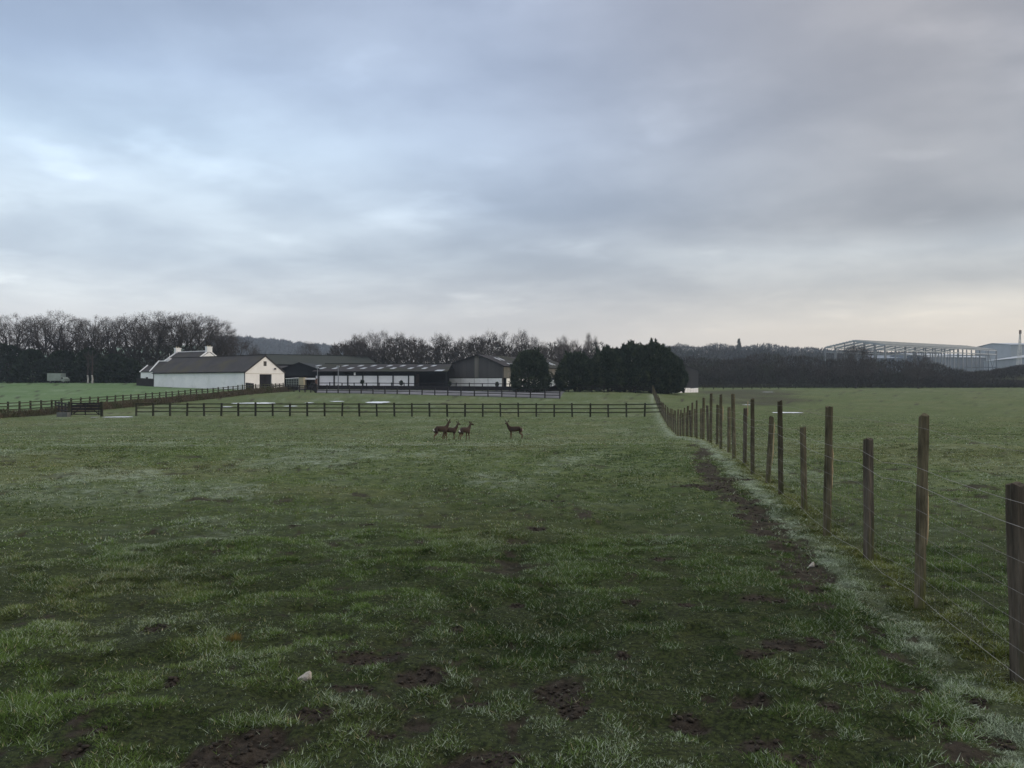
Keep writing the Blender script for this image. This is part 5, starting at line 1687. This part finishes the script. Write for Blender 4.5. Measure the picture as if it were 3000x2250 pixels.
def spire():
    Y = 620; p = on(2165, Y); h = at(2165, 992, Y).z - p.z
    r2 = np.random.default_rng(9); n = 1500
    v = r2.uniform(0, 1, n) ** .7; t = r2.uniform(0, 6.28, n)
    rad = (1 - v) * 4.2 * (.6 + .4 * np.abs(np.sin(v * 26))) + .15
    C = np.stack([np.cos(t) * rad, np.sin(t) * rad, 1 + v * (h - 1.2)], -1)
    V = leaf_tris(C, np.stack([np.cos(t), np.sin(t), -.1 + 0 * t], -1), .6, r2, .1, .35)
    root = thing('spruce_tree', 'lone pointed spruce standing up from the far skyline right of the cypress clump', 'tree', p)
    o = bpy.data.objects.new('crown', fast_mesh('crown', V, np.arange(len(V)).reshape(-1, 3), M['cypress'])); COL.objects.link(o); o.parent = root
    mb = MB(); mb.tube([p - Vector((0, 0, .5)), p + Vector((0, 0, h * .95))], [.4, .05], 6); mb.build('trunk', M['bark'], root)
spire()

# ---- hedge bank under the left paddock fence
def hedge():
    r2 = np.random.default_rng(21)
    n = 60000
    t = r2.uniform(-22, 63, n); off = r2.normal(.75, .42, n); v = r2.uniform(0, 1, n) ** 1.3
    X = LP0[0] + LD[0] * t + off; Y = LP0[1] + LD[1] * t - off * LD[0]
    hgt = (.62 + .35 * fbm(t * .35, off, 3, 5)) * np.exp(-.5 * ((off - .75) / .7) ** 2) * np.where((t > -1) & (t < 9), .75, 1)
    Z = gz(X, Y) + v * hgt
    V = leaf_tris(np.stack([X, Y, Z], -1), np.stack([0 * X, 0 * X, 1 + 0 * X], -1), .12, r2, .6, .2)
    o = bpy.data.objects.new('hedge_bank', fast_mesh('hedge_bank', V, np.arange(len(V)).reshape(-1, 3), M['bramble'])); COL.objects.link(o)
    tag(o, 'low brown bramble and dead grass bank along the foot of the left fence', 'hedge', kind='stuff')
hedge()
# ------------------------------------------------------------------ vehicles, yard things, arena things
def van():
    Y = 191
    p, q = on(138, Y), on(186, Y)
    z = p.z
    W_ = q.x - p.x
    root = thing('box_van', 'pale grey-green box van parked under the trees at the left field edge', 'van', p)
    top = at(138, 1094, Y).z
    bx = p.x + W_ * .83
    mb = MB(); mb.hexa([(p.x, Y, z + .55), (bx, Y, z + .55), (bx, Y + 2.2, z + .55), (p.x, Y + 2.2, z + .55)], [(p.x, Y, top), (bx, Y, top), (bx, Y + 2.2, top), (p.x, Y + 2.2, top)])
    body = part('box_body', mb, M['trailer_paint'], root)
    mb = MB(); mb.box(((p.x + bx) / 2, Y + 1.1, top + .03), (bx - p.x + .06, 2.26, .06)); part('roof_edge', mb, M['trailer_paint'], body)
    mb = MB(); c1 = bx + .03; c2 = q.x + .35
    zc = z + .45; zt = z + 1.45
    prof = [(c1, zc), (c2, zc), (c2, zc + .55), (c2 - .28, zc + .65), (c2 - .55, zt), (c1, zt)]
    i = len(mb.v)
    mb.v += [(a, Y + .05, b) for a, b in prof] + [(a, Y + 2.1, b) for a, b in prof]
    n = len(prof); mb.f += [tuple(range(n)), tuple(range(2 * n - 1, n - 1, -1))] + [(k, (k + 1) % n, n + (k + 1) % n, n + k) for k in range(n)]; mb.m += [0] * (n + 2)
    cab = part('cab', mb, M['trailer_paint'], root)
    mb = MB(); mb.hexa([(c1 + .08, Y + .03, zt - .5), (c2 - .5, Y + .03, zt - .5), (c2 - .5, Y + .06, zt - .5), (c1 + .08, Y + .06, zt - .5)], [(c1 + .08, Y + .03, zt - .1), (c2 - .62, Y + .03, zt - .1), (c2 - .62, Y + .06, zt - .1), (c1 + .08, Y + .06, zt - .1)])
    part('window', mb, M['glass_dark'], cab)
    for x in (p.x + .7, q.x - .1):
        for y in (Y + .1, Y + 1.9):
            mb = MB(); mb.tube([(x, y, z + .34), (x, y + .22, z + .34)], .36, 12); wh = part('wheel', mb, M['rubber'], root)
            mb = MB(); mb.tube([(x, y - .02, z + .34), (x, y, z + .34)], .17, 10); part('hub', mb, M['grey_box'], wh)
    mb = MB(); mb.box(((p.x + q.x) / 2, Y + 1.1, z + .48), (W_ - .3, 1.2, .14)); part('chassis', mb, M['rubber'], root)
van()

def birch(sx, label, seed):
    rg_ = random.Random(seed); p = on(sx, 189)
    root = thing('birch_tree', label, 'tree', p, 'pale trunks at the edge of the left wood')
    h = 7.5
    mb = MB(); mb.tube([p - Vector((0, 0, .3)), p + Vector((.1, 0, .9)), p + Vector((-.05, 0, 1.9))], [.24, .2, .18], 8)
    part('trunk', mb, M['pale_bark'], root)
    mb = MB(); mb.tube([p + Vector((-.05, 0, 1.9)), p + Vector((.1, 0, 4.5)), p + Vector((.05, .1, h))], [.2, .13, .03], 6)
    for k in range(14):
        t = rg_.uniform(2.6, 7); a = rg_.uniform(0, 6.28)
        s = p + Vector((.05, 0, t)); e = s + Vector((math.cos(a) * 1.3, math.sin(a) * 1.3, 1.2))
        mb.tube([s, e], [.05, .015], 4)
        for _ in range(8):
            f = s.lerp(e, rg_.uniform(.4, 1)); d = Vector((rg_.gauss(0, .4), rg_.gauss(0, .4), rg_.uniform(-.2, .6)))
            mb.face([f, f + Vector((.03, 0, 0)), f + d])
    part('crown', mb, M['twig'], root, recalc=False)
birch(257, 'left one of two pale trunks at the edge of the left wood', 1)
birch(270, 'right one of two pale trunks at the edge of the left wood', 2)

def stock_trailer():
    Y = 147
    x0, x1 = at(839, 0, Y).x, at(890, 0, Y).x
    z = g(x0, Y); zt = at(0, 1106, Y).z
    zt = max(zt, z + 1.9)
    root = thing('stock_trailer', 'slatted livestock trailer with a tan end, parked right of the white barn', 'trailer', (x0, Y, z))
    xm = x0 + (x1 - x0) * .70
    mb = MB(); mb.box(((x0 + xm) / 2, Y + 1, z + .55), (xm - x0, 1.9, .18)); part('bed', mb, M['rust'], root)
    for k in range(4):
        h = z + .85 + k * (zt - z - 1.0) / 3.4
        mb = MB(); mb.box(((x0 + xm) / 2, Y + .04, h), (xm - x0 - .1, .04, .12)); part('slat', mb, M['grey_box'], root)
    n = 7
    for k in range(n + 1):
        mb = MB(); mb.box((x0 + .04 + (xm - x0 - .08) * k / n, Y - .01, (z + .6 + zt - .1) / 2), (.07, .06, zt - z - .7)); part('upright', mb, M['trailer_paint'], root)
    mb = MB(); mb.slab([(x0 - .15, Y - .15, zt - .16), (xm, Y - .15, zt), (xm, Y + 2.1, zt), (x0 - .15, Y + 2.1, zt - .16)], .1); part('roof', mb, M['panel_white'], root)
    mb = MB(); mb.box(((xm + x1) / 2 + .02, Y + 1, (z + .35 + zt) / 2), (x1 - xm - .05, 2.1, zt - z - .35)); part('end_box', mb, M['tan_paint'], root)
    for x in (x0 + .9, x0 + 1.75):
        mb = MB(); mb.tube([(x, Y - .12, z + .36), (x, Y + .1, z + .36)], .36, 12); part('wheel', mb, M['rubber'], root)
stock_trailer()

def open_shelter():
    Y = 148
    x0, x1 = at(890, 0, Y).x + .1, at(923, 0, Y).x
    z = g(x0, Y); zt = max(at(0, 1110, Y).z, z + 1.7)
    root = thing('open_shelter', 'low open-fronted shelter with a white roof edge between the trailer and the long stable', 'shelter', (x0, Y, z))
    mb = MB(); mb.box(((x0 + x1) / 2, Y + 2.2, (z + zt) / 2), (x1 - x0, .1, zt - z)); mb.box((x0 + .05, Y + 1.2, (z + zt) / 2), (.1, 1.9, zt - z - .1)); mb.box((x1 - .05, Y + 1.2, (z + zt) / 2), (.1, 1.9, zt - z - .1))
    part('wall', mb, M['rust'], root)
    mb = MB(); mb.slab([(x0 - .1, Y - .1, zt + .12), (x1 + .1, Y - .1, zt + .12), (x1 + .1, Y + 2.4, zt + .05), (x0 - .1, Y + 2.4, zt + .05)], .09); part('roof', mb, M['roof_sheet'], root)
    mb = MB(); mb.box(((x0 + x1) / 2, Y - .14, zt + .02), (x1 - x0 + .2, .05, .3)); part('fascia', mb, M['white_paint'], root)
    for x in (x0 + .08, x1 - .08):
        mb = MB(); mb.box((x, Y - .02, (z + zt) / 2 - .1), (.12, .12, zt - z)); part('post', mb, M['rail_dark'], root)
open_shelter()

def round_bale_wheel():
    Y = 145.5
    p = on(919, Y)
    root = thing('tyre_stack', 'dark old tyre leaning at the corner of the open shelter', 'tyre', p)
    mb = MB()
    n, m_ = 18, 8
    for i in range(n):
        for j in range(m_):
            t, s = 2 * math.pi * i / n, 2 * math.pi * j / m_
            r = .55 + .17 * math.cos(s)
            mb.v.append((p.x + r * math.cos(t), p.y + .15 * math.sin(s), p.z + .70 + r * math.sin(t)))
    for i in range(n):
        for j in range(m_):
            a = i * m_ + j; b = i * m_ + (j + 1) % m_; c = ((i + 1) % n) * m_ + (j + 1) % m_; d = ((i + 1) % n) * m_ + j
            mb.f.append((a, b, c, d)); mb.m.append(0)
    part('tyre', mb, M['rubber'], root)
    root.name = 'old_tyre'
ORI['old_tyre'] = Vector((0, 0, 0))
round_bale_wheel()

for k, (sx, lab) in enumerate([(724, 'left one of the dark plastic bins at the corner of the white barn'), (731.5, 'middle one of the dark plastic bins at the corner of the white barn'), (739, 'right one of the dark plastic bins at the corner of the white barn')]):
    Y = 149.5 + .35 * k; p = on(sx, Y); hh = 1.25 - .05 * k
    root = thing('plastic_bin', lab, 'bin', p, 'dark bins beside the cream gable')
    mb = MB(); mb.tube([p, p + Vector((0, 0, hh * .5)), p + Vector((0, 0, hh))], [.24, .26, .27], 12); part('drum', mb, M['bin_plastic'], root)
    mb = MB(); mb.tube([p + Vector((0, 0, hh + .005)), p + Vector((0, 0, hh + .07))], [.29, .25], 12); part('lid', mb, M['bin_plastic'], root)

for sx, sy, Y, lab in ((930, 1078, 150, 'slim grey floodlight pole at the left end of the long stable'), (991, 1074, 146, 'slim grey floodlight pole right of the first one, in front of the white panels')):
    p = on(sx, Y); t = at(sx, sy, Y)
    root = thing('floodlight_pole', lab, 'lamp post', p, 'arena floodlight poles')
    mb = MB(); mb.tube([p - Vector((0, 0, .2)), Vector((p.x, p.y, t.z))], [.09, .07], 8); part('pole', mb, M['steel'], root)
    mb = MB(); mb.box((p.x, p.y - .15, t.z + .06), (.5, .3, .2)); part('lamp_head', mb, M['steel_light'], root)

def round_shrub(sx, sy_top, sy_bot, Y, w, label, seed, m='evergreen'):
    r2 = np.random.default_rng(seed)
    p = on(sx, Y); zt = at(sx, sy_top, Y).z; zb = at(sx, sy_bot, Y).z
    root = thing('clipped_shrub', label, 'shrub', p, 'small clipped shrubs along the far side of the arena')
    n = 420; d = r2.normal(0, 1, (n, 3)); d /= np.linalg.norm(d, axis=1, keepdims=True)
    rr = w / 2 / FPX * Y
    C = d * np.array([rr, rr, (zt - zb) / 2]) * r2.uniform(.7, 1.0, n)[:, None] * .9 + np.array([0, 0, (zt + zb) / 2 - p.z])
    V = leaf_tris(C, d, .13, r2, .2, .5)
    o = bpy.data.objects.new('foliage', fast_mesh('foliage', V, np.arange(len(V)).reshape(-1, 3), M[m])); COL.objects.link(o); o.parent = root
    mb = MB(); mb.tube([p - Vector((0, 0, .1)), Vector((p.x, p.y, zb + .1))], [.06, .05], 6); part('stem', mb, M['bark'], root)
    mb = MB(); mb.tube([p, p + Vector((0, 0, .4))], [.25, .32], 10); part('pot', mb, M['bin_plastic'], root)
round_shrub(1061, 1113, 1124, 149, 9, 'round clipped shrub in front of the fourth white panel of the long stable', 1)
round_shrub(1175.5, 1115, 1128, 148, 9, 'round clipped shrub before the second panel from the right end of the long stable', 2)
round_shrub(1317, 1118, 1130, 146, 8, 'dark clipped shrub in front of the left white panel of the boarded shed', 3)
round_shrub(1456, 1119, 1133, 145, 8, 'blue-green clipped shrub in front of the right white panel of the boarded shed', 4)

# white stones in the grass
def stone(sx, sy, w, h, label, seed):
    r2 = random.Random(seed); p = hit(sx, sy)
    zb = float(surf(np.array(p.x), np.array(p.y)))
    bm = bmesh.new(); bmesh.ops.create_icosphere(bm, subdivisions=2, radius=1)
    for v in bm.verts:
        n = float(fbm(np.array(v.co.x * 1.3 + seed), np.array(v.co.y * 1.3 + v.co.z), 3, seed)) - .5
        s = 1 + .6 * n
        v.co = Vector((v.co.x * w / 2 * s + .10 * w * max(v.co.z, 0), v.co.y * w * .36 * s, (v.co.z * h * s * (1 + .65 * v.co.x) if v.co.z > 0 else v.co.z * h * .6)))
    me = bpy.data.meshes.new('stone'); bm.to_mesh(me); bm.free(); me.materials.append(M['stone'])
    o = bpy.data.objects.new('stone', me); COL.objects.link(o); o.location = (p.x, p.y, zb + h * .05)
    tag(o, label, 'stone')
stone(893, 2012, .075, .038, 'pale wedge-shaped stone lying in the grass at the lower left', 3)
stone(2378, 1657, .05, .03, 'small white stone on the trail beside the wire fence', 8)

# ------------------------------------------------------------------ roe deer
def deer(name, label, sx, sy, heading, scale, head_turn=0.0, head_up=1.0, tail_white=True, seed=0, stride=0.0, Y=None):
    """heading 0 = facing right in the photo, 90 = away from the viewer"""
    p = hit(sx, sy) if Y is None else on(sx, Y)
    ct, st = math.cos(math.radians(head_turn)), math.sin(math.radians(head_turn))
    hb = Vector((.475, 0, .94 * head_up))
    fwd = Vector((ct, st, 0))
    J = [((-.02, 0, .60), (.13, .15)), ((-.22, 0, .615), (.12, .14)), ((-.37, 0, .60), (.10, .12)), ((.18, 0, .595), (.125, .16)),
         ((.33, 0, .635), (.085, .12)), ((.410, 0, .76), (.066, .085)), ((.450, 0, .85), (.056, .066)), (tuple(hb), (.052, .055)),
         (tuple(hb + fwd * .10 + Vector((0, 0, -.005))), (.050, .052)), (tuple(hb + fwd * .20 + Vector((0, 0, -.045))), (.027, .028)), ((-.43, 0, .56), (.03, .04))]
    E = [(0, 1), (1, 2), (2, 10), (0, 3), (3, 4), (4, 5), (5, 6), (6, 7), (7, 8), (8, 9)]
    for s, ph in ((1, 1), (-1, -1)):
        o = stride * ph
        k = len(J)
        J += [((-.31, .085 * s, .50), (.075, .095)), ((-.24 + o * .5, .09 * s, .385), (.045, .055)), ((-.395 + o, .085 * s, .255), (.022, .026)), ((-.375 + o, .08 * s, .10), (.017, .018)), ((-.345 + o, .08 * s, .0), (.021, .020))]
        E += [(2, k), (k, k + 1), (k + 1, k + 2), (k + 2, k + 3), (k + 3, k + 4)]
        k = len(J)
        J += [((.27, .075 * s, .47), (.05, .07)), ((.24 - o * .3, .075 * s, .37), (.032, .04)), ((.265 - o, .072 * s, .215), (.021, .023)), ((.255 - o, .07 * s, .08), (.016, .017)), ((.275 - o, .07 * s, .0), (.020, .019))]
        E += [(3, k), (k, k + 1), (k + 1, k + 2), (k + 2, k + 3), (k + 3, k + 4)]
    me = bpy.data.meshes.new('deer'); me.from_pydata([j[0] for j in J], E, [])
    tmp = bpy.data.objects.new('deer_skin', me); COL.objects.link(tmp)
    sk = tmp.modifiers.new('skin', 'SKIN'); sk.use_smooth_shade = True
    lay = me.skin_vertices[0] if me.skin_vertices else None
    if lay is None:
        bm = bmesh.new(); bm.from_mesh(me); bm.verts.layers.skin.verify(); bm.to_mesh(me); bm.free(); lay = me.skin_vertices[0]
    for v, (c, r) in zip(lay.data, J):
        v.radius = r; v.use_root = False
    lay.data[0].use_root = True
    sub = tmp.modifiers.new('sub', 'SUBSURF'); sub.levels = 2; sub.render_levels = 2
    dg = bpy.context.evaluated_depsgraph_get(); dg.update()
    bme = bpy.data.meshes.new_from_object(tmp.evaluated_get(dg))
    bpy.data.objects.remove(tmp, do_unlink=True)
    bme.name = 'body'
    for q in (M['deer_coat'], M['deer_leg'], M['deer_white'], M['deer_dark']): bme.materials.append(q)
    zmin = min(v.co.z for v in bme.vertices)
    for f in bme.polygons:
        c = f.center; i = 0
        if c.z < .40 or (f.normal.z < -.45 and c.z < .56): i = 1
        if c.x < -.405 and .46 < c.z < .665: i = 2
        if (c - (hb + fwd * .21 + Vector((0, 0, -.05)))).length < .035: i = 3
        if c.z < .035: i = 3
        f.material_index = i
    bme.polygons.foreach_set('use_smooth', [True] * len(bme.polygons))
    root = thing(name, label, 'deer', p - Vector((0, 0, .06)), 'roe deer standing in the pasture')
    root.rotation_euler = (0, 0, math.radians(heading)); root.scale = (scale,) * 3
    b = bpy.data.objects.new('body', bme); COL.objects.link(b); b.parent = root; b.location.z = -zmin
    side = Vector((-st, ct, 0))
    for s in (1, -1):                                        # ears
        a = hb + side * .035 * s + Vector((0, 0, .03)); t = hb + side * .115 * s + Vector((0, 0, .17)) - fwd * .02
        mid = a.lerp(t, .5) + side * .012 * s
        mb = MB(); mb.tube([a, mid, t], [.016, .030, .004], 6)
        em = mb.mesh('ear'); em.materials.append(M['deer_coat'])
        e = bpy.data.objects.new('ear', em); COL.objects.link(e); e.parent = root; e.location.z = -zmin
    for s in (1, -1):                                        # eyes
        c = hb + fwd * .11 + side * .046 * s + Vector((0, 0, .015))
        mb = MB(); mb.tube([c - side * .006 * s, c + side * .006 * s], [.012, .008], 6)
        em = mb.mesh('eye'); em.materials.append(M['deer_dark'])
        e = bpy.data.objects.new('eye', em); COL.objects.link(e); e.parent = root; e.location.z = -zmin
    return root
deer('roe_deer', 'leftmost roe deer of the group, turned away with its white rump showing', 1291, 1290, 38, 1.0, 25, 1.0, seed=1, stride=.05, Y=41.5)
deer('roe_deer', 'roe deer partly behind the leftmost one, facing right', 1318, 1287, 24, .90, 10, 1.0, seed=2, stride=-.04, Y=42.5)
deer('roe_deer', 'dark roe deer seen from behind, right end of the group of three', 1361, 1293, 52, .93, -20, .95, seed=3, stride=.03, Y=40.5)
deer('roe_deer', 'roe deer standing apart on the right, side-on, facing left, head up', 1510, 1286, 184, .95, 60, 1.0, seed=4, stride=.03, Y=44.5)
# ------------------------------------------------------------------ grass
blades('grass', 'short frosty pasture grass in the foreground, between bare muddy scrapes', 2.9, 9.0, 820000, .013, .036, .0032, .00035, 1, seed=1)
blades('grass', 'grazed grass in the middle of the near field, up to the dip', 9.0, 24, 620000, .014, .034, .0042, .00058, 1, amin=-34, amax=34, seed=2)
blades('grass', 'rough grazed grass on the slope where the deer stand', 24, 96, 400000, .020, .045, .006, .0010, 1, amin=-33, amax=33, seed=3,
       sel=lambda x, y: (x > LP0[0] + LD[0] * (y - LP0[1])))
blades('grass', 'frosted and mossy grass along the foot of the wire fence', 2.9, 18, 900000, .018, .045, .0036, .0005, 1, amin=6, amax=36, seed=4, flat=1.3,
       sel=lambda x, y: (fence_d(x, y) > -.55) & (fence_d(x, y) < .35))
# single rust-yellow tuft
p = hit(683, 1882)
mb = MB()
for k in range(260):
    a = R.uniform(0, 2 * math.pi); rad = R.uniform(0, .035); l = R.uniform(.03, .065); ln = R.uniform(.1, .9)
    b = Vector((p.x + rad * math.cos(a), p.y + rad * math.sin(a), p.z - .02))
    tip = b + Vector((math.cos(a) * ln * l, math.sin(a) * ln * l, l * 1.1))
    s = Vector((-math.sin(a + 1), math.cos(a + 1), 0)) * .002
    mb.face([b - s, b + s, tip])
o = mb.build('grass_tuft', M['straw'], loc=p, recalc=False)
tag(o, 'single rust-yellow grass tuft standing out in the near left pasture', 'grass tuft')

# loose clods of earth on the bare scrapes
def clods():
    r2 = np.random.default_rng(8)
    bm = bmesh.new(); bmesh.ops.create_icosphere(bm, subdivisions=1, radius=1)
    v0 = np.array([v.co[:] for v in bm.verts]); f0 = np.array([[v.index for v in f.verts] for f in bm.faces]); bm.free()
    X = []; Y = []
    for xc, yc, a, b in MUD:
        if yc > 14: continue
        n = int(min(420, 40 + 2600 * a * b))
        t = r2.uniform(0, 6.28, n); q = np.sqrt(r2.uniform(0, 1, n)) * 1.12
        X.append(xc + a * q * np.cos(t)); Y.append(yc + b * q * np.sin(t))
    n = 900
    y = r2.uniform(6, 17, n); x = FA + FB * y - .62 + r2.normal(0, .2, n)
    X = np.concatenate(X + [x]); Y = np.concatenate(Y + [y])
    F = fields(X, Y); keep = F['mud'] > .45
    X, Y = X[keep], Y[keep]; n = len(X)
    s = .003 + .012 * r2.uniform(0, 1, n) ** 3
    Z = surf(X, Y, F['mud'][keep]) + s * .3
    V = v0[None] * (1 + r2.normal(0, .22, (n, len(v0), 1))) * s[:, None, None] * np.array([1.2, 1.0, .75]) + np.stack([X, Y, Z], -1)[:, None]
    I = (np.arange(n)[:, None, None] * len(v0) + f0[None]).reshape(-1, 3)
    o = bpy.data.objects.new('soil_clods', fast_mesh('soil_clods', V.reshape(-1, 3), I, M['soil'])); COL.objects.link(o)
    tag(o, 'loose dark clods of earth lying on the bare muddy scrapes', 'soil', kind='stuff')
clods()
# ------------------------------------------------------------------ air
def haze():
    mb = MB(); s = 1950
    mb.box((0, 0, 51), (2 * s, 2 * s, 110))
    m = bpy.data.materials.new('haze'); m.use_nodes = True
    T = m.node_tree; T.nodes.clear()
    v = T.nodes.new('ShaderNodeVolumePrincipled')
    v.inputs['Color'].default_value = (.70, .83, 1.0, 1)
    v.inputs['Density'].default_value = HAZE
    v.inputs['Anisotropy'].default_value = .15
    o = T.nodes.new('ShaderNodeOutputMaterial'); T.links.new(v.outputs[0], o.inputs['Volume'])
    h = mb.build('haze', m)
    tag(h, 'thin cold winter haze over the fields', 'haze', kind='stuff')
haze()
